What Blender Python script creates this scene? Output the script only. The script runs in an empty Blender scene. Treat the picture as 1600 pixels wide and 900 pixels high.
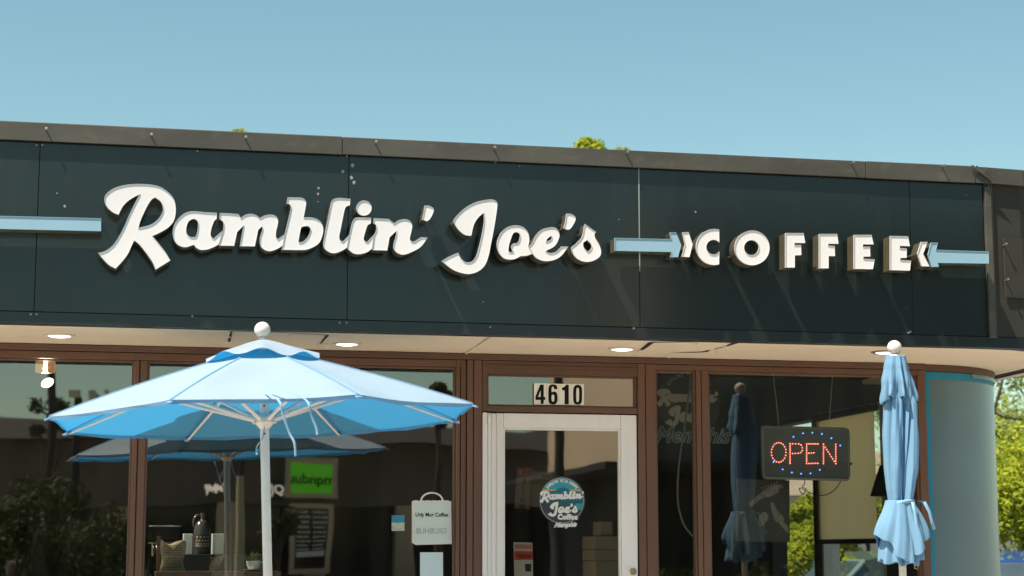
import bpy, bmesh, math, random
from mathutils import Vector, Matrix
from mathutils.geometry import tessellate_polygon
random.seed(7)
R = math.radians
scene = bpy.context.scene
COL = scene.collection

# ------------------------------------------------------------------ camera
F = 2870.0; TH = R(12); PH = math.atan(415 / F)
CAM = Vector((-2.62, -11.0, 1.30))
FW = Vector((math.sin(TH)*math.cos(PH), math.cos(TH)*math.cos(PH), math.sin(PH)))
RT = Vector((math.cos(TH), -math.sin(TH), 0))
UP = Vector((-math.sin(TH)*math.sin(PH), -math.cos(TH)*math.sin(PH), math.cos(PH)))
cd = bpy.data.cameras.new('camera'); cam = bpy.data.objects.new('camera', cd); COL.objects.link(cam)
cam.location = CAM; cam.rotation_euler = (math.pi/2 + PH, 0, -TH)
cd.sensor_width = 36; cd.lens = F/1600*36; cd.clip_end = 2000
cd.dof.use_dof = True; cd.dof.focus_distance = 10.3; cd.dof.aperture_fstop = 4.0
scene.camera = cam

# ------------------------------------------------------------------ light
SUN = Vector((-1.0, -0.58, 2.0)).normalized()
w = bpy.data.worlds.new('World'); scene.world = w; w.use_nodes = True
nt = w.node_tree; nt.nodes.clear()
sky = nt.nodes.new('ShaderNodeTexSky'); sky.sky_type = 'NISHITA'; sky.sun_disc = False
sky.sun_elevation = math.asin(SUN.z); sky.sun_rotation = math.atan2(SUN.x, SUN.y) % (2*math.pi)
sky.altitude = 0; sky.air_density = 1.0; sky.dust_density = 0.3; sky.ozone_density = 2.0
hsv = nt.nodes.new('ShaderNodeMixRGB'); hsv.blend_type = 'MULTIPLY'; hsv.inputs['Fac'].default_value = 1
hsv.inputs['Color2'].default_value = (0.94, 1.05, 0.82, 1)
bg = nt.nodes.new('ShaderNodeBackground'); bg.inputs['Strength'].default_value = 0.076
out = nt.nodes.new('ShaderNodeOutputWorld')
nt.links.new(sky.outputs[0], hsv.inputs['Color1']); nt.links.new(hsv.outputs[0], bg.inputs['Color'])
nt.links.new(bg.outputs[0], out.inputs[0])
sl = bpy.data.lights.new('sun', 'SUN'); sl.energy = 4.0; sl.angle = R(0.5); sl.color = (1.0, 0.92, 0.83)
so = bpy.data.objects.new('sun', sl); COL.objects.link(so); so.rotation_euler = SUN.to_track_quat('Z', 'Y').to_euler()
so.location = (-20, -16, 40)
vs = scene.view_settings; vs.view_transform = 'Standard'; vs.look = 'None'; vs.exposure = 1.12; vs.gamma = 1.0
vs.use_curve_mapping = False
scene.cycles.max_bounces = 8; scene.cycles.transparent_max_bounces = 16
scene.cycles.caustics_reflective = False; scene.cycles.caustics_refractive = False

# ------------------------------------------------------------------ helpers
def ray(px, py): return FW*F + RT*(px-800) + UP*(450-py)
def P(px, py, Y=0.0):
    r = ray(px, py); t = (Y-CAM.y)/r.y; return CAM + r*t
def PXp(px, py, X):
    r = ray(px, py); t = (X-CAM.x)/r.x; return CAM + r*t
def V(px, py, Q):                    # what shows in the glass at this pixel and stands Q metres in front of it
    p = P(px, py, Q); return Vector((p.x, -Q, p.z))

def mat(name, col, rough=0.6, metal=0.0, var=0.12, scale=3.0, bump=0.0, bscale=40.0, coat=0.0, crough=0.1, emit=None, estr=0.0,
        trans=0.0, tcol=None, under=None, spec=0.5, streak=None, stretch=(1, 1, 1), dirt=0.0, dirtcol=(0.3, 0.28, 0.24)):
    m = bpy.data.materials.new(name); m.use_nodes = True
    n = m.node_tree; b = n.nodes['Principled BSDF']; L = n.links
    tc = n.nodes.new('ShaderNodeTexCoord'); mp = n.nodes.new('ShaderNodeMapping'); mp.inputs['Scale'].default_value = stretch
    L.new(tc.outputs['Object'], mp.inputs[0])
    nz = n.nodes.new('ShaderNodeTexNoise'); nz.inputs['Scale'].default_value = scale; nz.inputs['Detail'].default_value = 6
    L.new(mp.outputs[0], nz.inputs['Vector'])
    rp = n.nodes.new('ShaderNodeMapRange'); rp.inputs[1].default_value = 0.3; rp.inputs[2].default_value = 0.7
    rp.inputs[3].default_value = 1-var; rp.inputs[4].default_value = 1+var
    L.new(nz.outputs[0], rp.inputs[0])
    mx = n.nodes.new('ShaderNodeVectorMath'); mx.operation = 'SCALE'; mx.inputs[0].default_value = col[:3]
    L.new(rp.outputs[0], mx.inputs['Scale'])
    last = mx.outputs[0]
    if dirt > 0:
        n2 = n.nodes.new('ShaderNodeTexNoise'); n2.inputs['Scale'].default_value = scale*4.3; n2.inputs['Detail'].default_value = 8
        L.new(mp.outputs[0], n2.inputs['Vector'])
        r2 = n.nodes.new('ShaderNodeMapRange'); r2.inputs[1].default_value = 0.56; r2.inputs[2].default_value = 0.75
        r2.inputs[3].default_value = 0; r2.inputs[4].default_value = dirt
        L.new(n2.outputs[0], r2.inputs[0])
        mm = n.nodes.new('ShaderNodeMixRGB'); mm.inputs['Color2'].default_value = (*dirtcol, 1)
        L.new(r2.outputs[0], mm.inputs['Fac']); L.new(last, mm.inputs['Color1']); last = mm.outputs[0]
    if under:                                   # sunlit paleness put into the cloth's top face, deeper blue into its underside
        gb = n.nodes.new('ShaderNodeNewGeometry'); mu = n.nodes.new('ShaderNodeMixRGB'); mu.inputs['Color1'].default_value = (*under, 1)
        L.new(gb.outputs['Backfacing'], mu.inputs['Fac']); L.new(last, mu.inputs['Color2']); last = mu.outputs[0]
    L.new(last, b.inputs['Base Color'])
    b.inputs['Roughness'].default_value = rough; b.inputs['Metallic'].default_value = metal
    b.inputs['Specular IOR Level'].default_value = spec
    b.inputs['Coat Weight'].default_value = coat; b.inputs['Coat Roughness'].default_value = crough
    if bump > 0:
        nb = n.nodes.new('ShaderNodeTexNoise'); nb.inputs['Scale'].default_value = bscale; nb.inputs['Detail'].default_value = 5
        L.new(mp.outputs[0], nb.inputs['Vector'])
        bp = n.nodes.new('ShaderNodeBump'); bp.inputs['Strength'].default_value = 1.0; bp.inputs['Distance'].default_value = bump
        L.new(nb.outputs[0], bp.inputs['Height']); L.new(bp.outputs[0], b.inputs['Normal'])
    if emit:
        b.inputs['Emission Color'].default_value = (*emit, 1); b.inputs['Emission Strength'].default_value = estr
    if trans > 0:
        tr = n.nodes.new('ShaderNodeBsdfTranslucent')
        if tcol: tr.inputs[0].default_value = (*tcol, 1)
        else: L.new(last, tr.inputs[0])
        ms = n.nodes.new('ShaderNodeMixShader'); ms.inputs[0].default_value = trans
        o = n.nodes['Material Output']
        L.new(b.outputs[0], ms.inputs[1]); L.new(tr.outputs[0], ms.inputs[2]); L.new(ms.outputs[0], o.inputs[0])
    return m

def glass_mat(name, refl=0.19, tint=(0.80, 0.83, 0.78), wave=0.0026, wscale=0.9):
    m = bpy.data.materials.new(name); m.use_nodes = True; n = m.node_tree; n.nodes.clear(); L = n.links
    o = n.nodes.new('ShaderNodeOutputMaterial')
    g = n.nodes.new('ShaderNodeBsdfGlossy'); g.inputs['Roughness'].default_value = 0.012; g.inputs['Color'].default_value = (0.98, 0.91, 0.82, 1)
    t = n.nodes.new('ShaderNodeBsdfTransparent'); t.inputs[0].default_value = (*tint, 1)
    lw = n.nodes.new('ShaderNodeLayerWeight'); lw.inputs[0].default_value = 0.5
    pw = n.nodes.new('ShaderNodeMath'); pw.operation = 'POWER'; pw.inputs[1].default_value = 5; L.new(lw.outputs['Facing'], pw.inputs[0])
    ad = n.nodes.new('ShaderNodeMath'); ad.operation = 'MULTIPLY_ADD'; ad.inputs[1].default_value = 0.9; ad.inputs[2].default_value = refl+0.05; ad.use_clamp = True
    L.new(pw.outputs[0], ad.inputs[0])
    tc = n.nodes.new('ShaderNodeTexCoord'); nz = n.nodes.new('ShaderNodeTexNoise')
    nz.inputs['Scale'].default_value = wscale; nz.inputs['Detail'].default_value = 1.5
    L.new(tc.outputs['Object'], nz.inputs['Vector'])
    bp = n.nodes.new('ShaderNodeBump'); bp.inputs['Strength'].default_value = 1; bp.inputs['Distance'].default_value = wave
    L.new(nz.outputs[0], bp.inputs['Height']); L.new(bp.outputs[0], g.inputs['Normal'])
    mx = n.nodes.new('ShaderNodeMixShader'); L.new(ad.outputs[0], mx.inputs[0]); L.new(t.outputs[0], mx.inputs[1]); L.new(g.outputs[0], mx.inputs[2])
    # fine dust film
    df = n.nodes.new('ShaderNodeBsdfDiffuse'); df.inputs[0].default_value = (0.35, 0.33, 0.28, 1)
    n2 = n.nodes.new('ShaderNodeTexNoise'); n2.inputs['Scale'].default_value = 5; n2.inputs['Detail'].default_value = 8
    mp = n.nodes.new('ShaderNodeMapping'); mp.inputs['Scale'].default_value = (1.6, 1, 0.35)
    L.new(tc.outputs['Object'], mp.inputs[0]); L.new(mp.outputs[0], n2.inputs['Vector'])
    r2 = n.nodes.new('ShaderNodeMapRange'); r2.inputs[1].default_value = 0.4; r2.inputs[2].default_value = 0.8; r2.inputs[3].default_value = 0.0; r2.inputs[4].default_value = 0.03
    L.new(n2.outputs[0], r2.inputs[0])
    m2 = n.nodes.new('ShaderNodeMixShader'); L.new(r2.outputs[0], m2.inputs[0]); L.new(mx.outputs[0], m2.inputs[1]); L.new(df.outputs[0], m2.inputs[2])
    L.new(m2.outputs[0], o.inputs[0])
    return m

def leaf_mat(name, cols, trans=0.45):
    m = bpy.data.materials.new(name); m.use_nodes = True; n = m.node_tree; L = n.links; b = n.nodes['Principled BSDF']
    ge = n.nodes.new('ShaderNodeNewGeometry'); cr = n.nodes.new('ShaderNodeValToRGB')
    cr.color_ramp.elements[0].color = (*cols[0], 1); cr.color_ramp.elements[1].color = (*cols[-1], 1)
    for i, c in enumerate(cols[1:-1]):
        e = cr.color_ramp.elements.new((i+1)/(len(cols)-1)); e.color = (*c, 1)
    L.new(ge.outputs['Random Per Island'], cr.inputs[0]); L.new(cr.outputs[0], b.inputs['Base Color'])
    b.inputs['Roughness'].default_value = 0.65; b.inputs['Specular IOR Level'].default_value = 0.25
    tr = n.nodes.new('ShaderNodeBsdfTranslucent'); L.new(cr.outputs[0], tr.inputs[0])
    ms = n.nodes.new('ShaderNodeMixShader'); ms.inputs[0].default_value = trans; o = n.nodes['Material Output']
    L.new(b.outputs[0], ms.inputs[1]); L.new(tr.outputs[0], ms.inputs[2]); L.new(ms.outputs[0], o.inputs[0])
    return m

class MB:
    def __init__(s): s.v = []; s.f = []; s.mi = []; s.cur = 0
    def add(s, vs, fs):
        o = len(s.v); s.v += [tuple(v) for v in vs]
        for f in fs: s.f.append([o+i for i in f]); s.mi.append(s.cur)
        return s
    def box(s, a, b):
        x0, x1 = sorted((a[0], b[0])); y0, y1 = sorted((a[1], b[1])); z0, z1 = sorted((a[2], b[2]))
        return s.add([(x0,y0,z0),(x1,y0,z0),(x1,y1,z0),(x0,y1,z0),(x0,y0,z1),(x1,y0,z1),(x1,y1,z1),(x0,y1,z1)],
                     [(0,3,2,1),(4,5,6,7),(0,1,5,4),(1,2,6,5),(2,3,7,6),(3,0,4,7)])
    def boxm(s, mtx, sx, sy, sz):
        vs = [mtx @ Vector((x*sx/2, y*sy/2, z*sz/2)) for z in (-1,1) for y in (-1,1) for x in (-1,1)]
        return s.add(vs, [(0,2,3,1),(4,5,7,6),(0,1,5,4),(1,3,7,5),(3,2,6,7),(2,0,4,6)])
    def tube(s, pts, r, n=8, caps=True):
        pts = [Vector(p) for p in pts]; rs = r if isinstance(r, (list, tuple)) else [r]*len(pts)
        rings = []; prev = None
        for i, p in enumerate(pts):
            d = (pts[min(i+1, len(pts)-1)] - pts[max(i-1, 0)]).normalized()
            if prev is None: a = d.orthogonal().normalized()
            else: a = (prev - d*prev.dot(d)).normalized()
            prev = a; b = d.cross(a)
            rings.append([p + (a*math.cos(2*math.pi*k/n) + b*math.sin(2*math.pi*k/n))*rs[i] for k in range(n)])
        vs = [v for rg in rings for v in rg]; fs = []
        for i in range(len(pts)-1):
            for k in range(n):
                fs.append((i*n+k, i*n+(k+1) % n, (i+1)*n+(k+1) % n, (i+1)*n+k))
        if caps: fs += [tuple(range(n))[::-1], tuple((len(pts)-1)*n+k for k in range(n))]
        return s.add(vs, fs)
    def lathe(s, prof, c=(0,0,0), n=24, axis=None):
        c = Vector(c); vs = []; fs = []
        q = Vector((0,0,1)).rotation_difference(Vector(axis)) if axis is not None else None
        for (r, z) in prof:
            for k in range(n):
                a = 2*math.pi*k/n; v = Vector((r*math.cos(a), r*math.sin(a), z))
                if q: v = q @ v
                vs.append(c+v)
        for i in range(len(prof)-1):
            for k in range(n): fs.append((i*n+k, i*n+(k+1) % n, (i+1)*n+(k+1) % n, (i+1)*n+k))
        fs += [tuple(range(n))[::-1], tuple((len(prof)-1)*n+k for k in range(n))]
        return s.add(vs, fs)
    def build(s, name, m, parent=None, smooth=False, bevel=0.0, seg=2, auto=False):
        me = bpy.data.meshes.new(name)
        off = parent_loc(parent) if parent is not None else Vector((0,0,0))
        me.from_pydata([tuple(Vector(v)-off) for v in s.v], [], s.f)
        ms = m if isinstance(m, (list, tuple)) else [m]
        for q in ms: me.materials.append(q)
        for i, p in enumerate(me.polygons):
            p.material_index = s.mi[i]; p.use_smooth = smooth
        me.update()
        o = bpy.data.objects.new(name, me); COL.objects.link(o)
        if parent is not None: o.parent = parent
        if bevel > 0:
            bv = o.modifiers.new('bevel', 'BEVEL'); bv.width = bevel; bv.segments = seg; bv.limit_method = 'ANGLE'; bv.angle_limit = R(40)
        if auto: smooth_by_angle(o)
        return o

def smooth_by_angle(o, ang=35):
    me = o.data
    bm = bmesh.new(); bm.from_mesh(me); bmesh.ops.recalc_face_normals(bm, faces=bm.faces)
    for f in bm.faces: f.smooth = True
    for e in bm.edges:
        if len(e.link_faces) == 2 and e.calc_face_angle(0) > R(ang): e.smooth = False
    bm.to_mesh(me); bm.free()

def parent_loc(p):
    l = Vector(p.location); q = p.parent
    while q is not None: l += Vector(q.location); q = q.parent
    return l

def thing(name, label, cat, loc=(0,0,0), group=None):
    o = bpy.data.objects.new(name, None); COL.objects.link(o); o.location = loc; o.empty_display_size = 0.1
    o['label'] = label; o['category'] = cat
    if group: o['group'] = group
    return o
def tag(o, label, cat, group=None):
    o['label'] = label; o['category'] = cat
    if group: o['group'] = group
    return o
def struct(o, kind='structure'): o['kind'] = kind; return o
def lab(o, l): o['label'] = l; return o

def copy_tree(o, parent=None):
    c = o.copy(); COL.objects.link(c); c.parent = parent
    for ch in list(o.children): copy_tree(ch, c)
    return c

def sm(pts, n=7):
    """closed outline through pts (x, y[, corner]) with smooth runs between corners"""
    N = len(pts); outp = []
    def cor(i): return len(pts[i % N]) > 2 and pts[i % N][2]
    for i in range(N):
        p1 = Vector(pts[i][:2]); p2 = Vector(pts[(i+1) % N][:2])
        p0 = Vector(pts[i-1][:2]) if not cor(i) else p1*2-p2
        p3 = Vector(pts[(i+2) % N][:2]) if not cor(i+1) else p2*2-p1
        m = 1 if (cor(i) and cor(i+1)) else n
        for k in range(m):
            t = k/m
            outp.append(0.5*((2*p1)+(p2-p0)*t+(2*p0-5*p1+4*p2-p3)*t*t+(-p0+3*p1-3*p2+p3)*t**3))
    return outp
def circ(cx, cy, r, n=40, ry=None, a0=0, a1=360, end=False):
    ry = ry or r
    k = n+1 if end else n
    return [Vector((cx+r*math.cos(R(a0+(a1-a0)*i/n)), cy+ry*math.sin(R(a0+(a1-a0)*i/n)))) for i in range(k)]
def corners(pts): return [Vector(p) for p in pts]
def area(l): return 0.5*sum(l[i-1].x*l[i].y-l[i].x*l[i-1].y for i in range(len(l)))
def orient(l, pos=True): return l if (area(l) > 0) == pos else l[::-1]
def inset(l, d):
    """move a loop towards the inside of the material (loop oriented: outer +, hole -)"""
    o = []; N = len(l)
    for i in range(N):
        a = (l[i]-l[i-1]); b = (l[(i+1) % N]-l[i])
        if a.length < 1e-7 or b.length < 1e-7: o.append(l[i].copy()); continue
        na = Vector((-a.y, a.x)).normalized(); nb = Vector((-b.y, b.x)).normalized()
        nn = (na+nb)
        if nn.length < 1e-3: o.append(l[i]+na*d); continue
        nn.normalize(); o.append(l[i]+nn*(d/max(0.35, nn.dot(na))))
    return o
def fill(mb, loops, fn):
    """fill 2-D loops (first outer, rest holes); fn maps (x, y) to a 3-D point"""
    pl = [[Vector((p.x, p.y, 0)) for p in l] for l in loops]
    tris = tessellate_polygon(pl); flat = [p for l in loops for p in l]
    mb.add([fn(p) for p in flat], [tuple(t) for t in tris])
def slab(mb, loops, fn, fn2):
    """filled outline with thickness between maps fn (front) and fn2 (back)"""
    fill(mb, loops, fn); fill(mb, loops, fn2)
    for l in loops:
        N = len(l); mb.add([fn(p) for p in l]+[fn2(p) for p in l], [(i, (i+1) % N, N+(i+1) % N, N+i) for i in range(N)])

def text_mesh(mb, s, fn, size=1.0, offset=0.0, shear=0.0, align='CENTER', spacing=1.0, width=1.0, depth=None):
    """builtin font text; fn maps (x, y) to a point"""
    c = bpy.data.curves.new('t', 'FONT'); c.body = s; c.size = size; c.offset = offset; c.shear = shear
    c.align_x = align; c.align_y = 'CENTER'; c.space_character = spacing; c.resolution_u = 3
    o = bpy.data.objects.new('t', c); me = bpy.data.meshes.new_from_object(o)
    mb.add([fn(Vector((v.co.x*width, v.co.y))) for v in me.vertices], [tuple(p.vertices) for p in me.polygons])
    bpy.data.objects.remove(o); bpy.data.curves.remove(c); bpy.data.meshes.remove(me)

# ------------------------------------------------------------------ materials
M = {}
M['panel'] = mat('fascia_panel_dark', (0.006, 0.0125, 0.0100), 0.42, var=0.16, scale=1.3, bump=0.0016, bscale=1.1, coat=0.62, crough=0.10, dirt=0.16, dirtcol=(0.040,0.044,0.034), spec=0.4, stretch=(2.2,2.2,0.35))
M['cap'] = mat('weathered_bronze_cap', (0.074, 0.066, 0.049), 0.5, var=0.22, scale=2.5, bump=0.0006, bscale=6, dirt=0.3, dirtcol=(0.16,0.145,0.115), stretch=(1,1,2))
M['trim'] = mat('dark_trim', (0.006, 0.011, 0.010), 0.45, var=0.15, coat=0.4, crough=0.15)
M['soffit'] = mat('cream_soffit', (0.80, 0.67, 0.50), 0.75, var=0.06, scale=1.2, bump=0.001, bscale=3, dirt=0.12, dirtcol=(0.35,0.28,0.2))
M['brown'] = mat('brown_frame', (0.135, 0.066, 0.040), 0.42, var=0.12, scale=4, dirt=0.12, dirtcol=(0.22,0.13,0.09), stretch=(1,1,0.25))
M['brown2'] = mat('brown_frame_worn', (0.110, 0.056, 0.034), 0.5, var=0.15, scale=4, dirt=0.2, dirtcol=(0.24,0.15,0.1), stretch=(0.3,1,1))
M['white_door'] = mat('white_painted_door', (0.78, 0.74, 0.72), 0.4, var=0.04, scale=6, bump=0.0002, bscale=20, dirt=0.12, dirtcol=(0.5,0.45,0.4), stretch=(1,1,0.3))
M['glass'] = glass_mat('reflective_glass')
M['glass_clear'] = glass_mat('side_window_glass', refl=0.02, tint=(0.92,0.95,0.92), wave=0)
M['glass_dim'] = glass_mat('corner_glass', refl=0.10, tint=(0.86,0.88,0.84))
M['glass_lo'] = glass_mat('entry_glass', refl=0.19, tint=(0.8,0.8,0.75), wave=0.002, wscale=1.3)
M['black'] = mat('near_black', (0.010, 0.010, 0.010), 0.6, var=0.2)
M['brass'] = mat('brass', (0.55, 0.42, 0.2), 0.3, metal=1)
M['letter'] = mat('white_acrylic', (0.82, 0.765, 0.725), 0.35, var=0.03, scale=3)
M['rim'] = mat('letter_trim_cap', (0.55, 0.54, 0.52), 0.4, var=0.05)
M['return'] = mat('bronze_return', (0.135, 0.110, 0.062), 0.34, metal=0.35, var=0.2, scale=8, coat=0.5, crough=0.08)
M['arrow'] = mat('pale_blue_acrylic', (0.29, 0.45, 0.53), 0.35, var=0.03)
M['column'] = mat('teal_grey_paint', (0.105, 0.165, 0.185), 0.42, var=0.07, scale=2, bump=0.0005, bscale=60, coat=0.6, crough=0.28, dirt=0.08, dirtcol=(0.2,0.22,0.2))
M['blue_trim'] = mat('bright_blue_trim', (0.008, 0.230, 0.360), 0.55, var=0.1)
M['fabric'] = mat('light_blue_canvas', (0.25, 0.455, 0.61), 0.85, var=0.05, scale=5, bump=0.0028, bscale=6, trans=0.33, tcol=(0.03, 0.34, 0.70), spec=0.2)
M['fabric2'] = mat('sunlit_top_canvas', (0.395, 0.48, 0.535), 0.85, var=0.06, scale=4, bump=0.0030, bscale=5, trans=0.33, tcol=(0.03,0.34,0.70), under=(0.10,0.34,0.55), spec=0.2)  # open canopy: bright sun on top is put into the colour
M['strap'] = mat('pale_blue_strap', (0.24, 0.40, 0.54), 0.8, bump=0.0005, bscale=120)
M['cream'] = mat('cream_enamel', (0.74, 0.68, 0.60), 0.38, var=0.05, scale=8, dirt=0.2, dirtcol=(0.45,0.38,0.3))
M['asphalt'] = mat('pale_bounce_asphalt', (0.19, 0.175, 0.155), 0.9, var=0.25, scale=1.5, bump=0.004, bscale=90)  # this and the concrete are paled to bounce fill onto the soffit
M['concrete'] = mat('concrete', (0.62, 0.56, 0.48), 0.85, var=0.12, scale=1.5, bump=0.002, bscale=60, dirt=0.25)
M['grass'] = mat('grass_green', (0.06, 0.11, 0.025), 0.9, var=0.4, scale=8, bump=0.02, bscale=60)
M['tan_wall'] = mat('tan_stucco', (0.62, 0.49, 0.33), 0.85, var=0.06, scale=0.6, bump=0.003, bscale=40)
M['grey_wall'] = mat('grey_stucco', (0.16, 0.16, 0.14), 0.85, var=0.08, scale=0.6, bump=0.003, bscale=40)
M['brown_wall'] = mat('brown_stucco', (0.30, 0.24, 0.17), 0.85, var=0.1, scale=0.5, bump=0.003, bscale=40)
M['roof_dark'] = mat('dark_mansard', (0.022, 0.020, 0.018), 0.8, var=0.2, scale=1)
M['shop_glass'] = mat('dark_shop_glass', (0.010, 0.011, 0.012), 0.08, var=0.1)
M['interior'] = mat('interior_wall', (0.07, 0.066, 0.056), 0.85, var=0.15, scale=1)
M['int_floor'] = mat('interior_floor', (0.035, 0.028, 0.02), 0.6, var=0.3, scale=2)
M['wood'] = mat('oiled_wood', (0.11, 0.065, 0.04), 0.5, var=0.3, scale=3, stretch=(0.3, 3, 3))
M['leaf'] = leaf_mat('sunny_leaves', [(0.14,0.20,0.012),(0.33,0.38,0.02),(0.48,0.48,0.03),(0.22,0.28,0.02)])
M['leaf_pale'] = leaf_mat('pale_leaves', [(0.20,0.26,0.05),(0.34,0.38,0.10),(0.28,0.32,0.08)])
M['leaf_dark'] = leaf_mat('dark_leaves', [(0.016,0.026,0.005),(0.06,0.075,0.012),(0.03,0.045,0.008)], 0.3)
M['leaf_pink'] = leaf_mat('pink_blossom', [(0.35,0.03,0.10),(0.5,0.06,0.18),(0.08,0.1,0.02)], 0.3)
M['bark'] = mat('bark', (0.07, 0.055, 0.04), 0.95, var=0.35, scale=6, bump=0.02, bscale=14, stretch=(1,1,0.2))
M['paper'] = mat('pale_paper', (0.60, 0.68, 0.62), 0.7, var=0.03)
M['paper_blue'] = mat('white_blue_paper', (0.60, 0.70, 0.74), 0.7, var=0.03)
M['rim_pink'] = mat('bag_outline', (0.72, 0.66, 0.64), 0.6)
M['ink'] = mat('black_ink', (0.004, 0.004, 0.004), 0.6, spec=0.2)
M['ink_grey'] = mat('grey_ink', (0.42, 0.43, 0.42), 0.6)
M['plaque'] = mat('plaque_white', (0.88, 0.82, 0.75), 0.5, var=0.05, scale=12)
M['chrome'] = mat('chrome', (0.6, 0.6, 0.6), 0.15, metal=1)
M['led_case'] = mat('led_case', (0.07, 0.08, 0.073), 0.4, var=0.1)
M['led_red'] = mat('red_led', (0.6, 0.1, 0.05), 0.4, emit=(1.0, 0.20, 0.13), estr=2.3)
M['led_blue'] = mat('blue_led', (0.05, 0.1, 0.6), 0.4, emit=(0.06, 0.20, 1.0), estr=3.5)
M['lens'] = mat('downlight_lens', (0.9, 0.88, 0.82), 0.5, emit=(1.0, 0.93, 0.82), estr=1.3)
M['lampglow'] = mat('lamp_glow', (1, 0.9, 0.7), 0.5, emit=(1.0, 0.80, 0.50), estr=5.0)
M['lampglow2'] = mat('lamp_glow_soft', (1, 0.9, 0.7), 0.5, emit=(1.0, 0.62, 0.34), estr=1.6)
M['ceramic'] = mat('white_ceramic', (0.75, 0.75, 0.72), 0.2, coat=0.5)
M['burlap'] = mat('printed_sack', (0.42, 0.36, 0.25), 0.85, var=0.15, scale=30, bump=0.002, bscale=60)
M['blind'] = mat('tan_roller_blind', (0.75, 0.60, 0.36), 0.85, var=0.1, scale=2, trans=0.8, tcol=(1.0,0.70,0.34), stretch=(1.5,1.5,0.2))
M['bolt'] = mat('bolt_metal', (0.4, 0.37, 0.32), 0.45, metal=0.8)
M['chip'] = mat('paint_chip', (0.30, 0.31, 0.28), 0.8)

# ------------------------------------------------------------------ ground
def sheet(name, x0, x1, y0, y1, z, m, t=0.0):
    mb = MB()
    if t: mb.box((x0,y0,z-t),(x1,y1,z))
    else: mb.add([(x0,y0,z),(x1,y0,z),(x1,y1,z),(x0,y1,z)], [(0,1,2,3)])
    return struct(mb.build(name, m, bevel=0.01 if t else 0))
sheet('ground', -900, 900, -900, 900, -0.16, M['asphalt'])
sheet('sidewalk', -12, 5.2, -3.6, 0.0, 0.0, M['concrete'], 0.15)
sheet('side_pavement', 3.25, 5.2, 0.003, 9.5, 0.0, M['concrete'], 0.15)
mb = MB()
for i in range(12): mb.box((-14+i*2.7, -9.2, -0.156), (-13.9+i*2.7, -4.2, -0.152))
struct(mb.build('parking_lines', mat('line_paint', (0.7,0.7,0.66), 0.7)))
for i in range(3): pass
sheet('lawn', -6, 30, -19.5, -15.3, -0.10, M['grass'], 0.06)

# ------------------------------------------------------------------ building
SH = 2.510                                   # soffit height
shop = thing('coffee_shop', 'low dark panelled coffee shop with brown window frames under a flat overhang', 'building', (0,0,0))
YF = -1.08; ZT = 3.575; ZC = 3.478; ZP = 2.565; ZB = 2.498
# fascia plan line
plan = [Vector((-9.0, YF)), Vector((2.37, YF)), Vector((2.60, -1.055)), Vector((2.86, -0.93)), Vector((3.08, -0.66)), Vector((3.24, -0.28)), Vector((3.33, 0.2)), Vector((3.36, 0.8)), Vector((3.36, 8.0))]
def ribbon(mb, pl, z0, z1, out0, thick):
    """vertical strip following a plan line, offset outwards by out0, inwards thickness"""
    n = len(pl); nrm = []
    for i in range(n):
        a = (pl[i]-pl[i-1]).normalized() if i > 0 else None
        b = (pl[i+1]-pl[i]).normalized() if i < n-1 else None
        d = ((a or b)+(b or a)).normalized(); nrm.append(Vector((d.y, -d.x)))
    vs = []
    for i in range(n):
        o = pl[i]+nrm[i]*out0; q = pl[i]+nrm[i]*(out0-thick)
        vs += [(o.x,o.y,z0),(o.x,o.y,z1),(q.x,q.y,z1),(q.x,q.y,z0)]
    fs = []
    for i in range(n-1):
        a = i*4; b = a+4
        fs += [(a,b,b+1,a+1),(a+1,b+1,b+2,a+2),(a+2,b+2,b+3,a+3),(a+3,b+3,b,a)]
    fs += [(0,1,2,3),((n-1)*4+3,(n-1)*4+2,(n-1)*4+1,(n-1)*4)]
    mb.add(vs, fs)
# backing behind the panels (shows black in the joints)
mb = MB(); ribbon(mb, plan, ZB+0.004, ZC+0.02, -0.012, 0.10); mb.build('fascia_backing', M['black'], shop)
# panels along the front
seams = [P(-420,300,YF).x, P(58,360,YF).x, P(544,370,YF).x, P(999,380,YF).x, P(1424,400,YF).x, 2.352]
for i in range(5):
    a, b = seams[i], seams[i+1]
    mb = MB(); mb.box((a+0.0015, YF, ZP), (b-0.0025, YF+0.011, ZC+0.03)); mb.build('fascia_panel', M['panel'], shop, bevel=0.0012)
M['panel_matte'] = mat('matte_olive_panel', (0.040, 0.037, 0.027), 0.75, var=0.14, scale=2.5, dirt=0.12, dirtcol=(0.09,0.085,0.065), spec=0.3)
# corner panels
mb = MB(); ribbon(mb, [plan[1]+Vector((0.045,0.003))]+plan[2:], ZP, ZC+0.02, 0.0, 0.010); mb.build('corner_panel', M['panel_matte'], shop)
mb = MB(); ribbon(mb, [plan[1]+Vector((0.10,0.006))]+plan[2:6], 2.80, 3.16, 0.014, 0.010); mb.build('corner_patch_panel', M['panel_matte'], shop, bevel=0.001)
mb = MB(); mb.box((2.356, YF-0.022, ZP-0.01), (2.395, YF+0.02, ZC-0.02)); mb.box((2.40, YF-0.012, ZP-0.01), (2.408, YF+0.02, ZC)); mb.build('corner_batten', M['cap'], shop, bevel=0.002)
mb = MB(); ribbon(mb, plan, ZB, ZP-0.004, 0.006, 0.05); mb.build('fascia_trim', M['trim'], shop, bevel=0.002)
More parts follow.
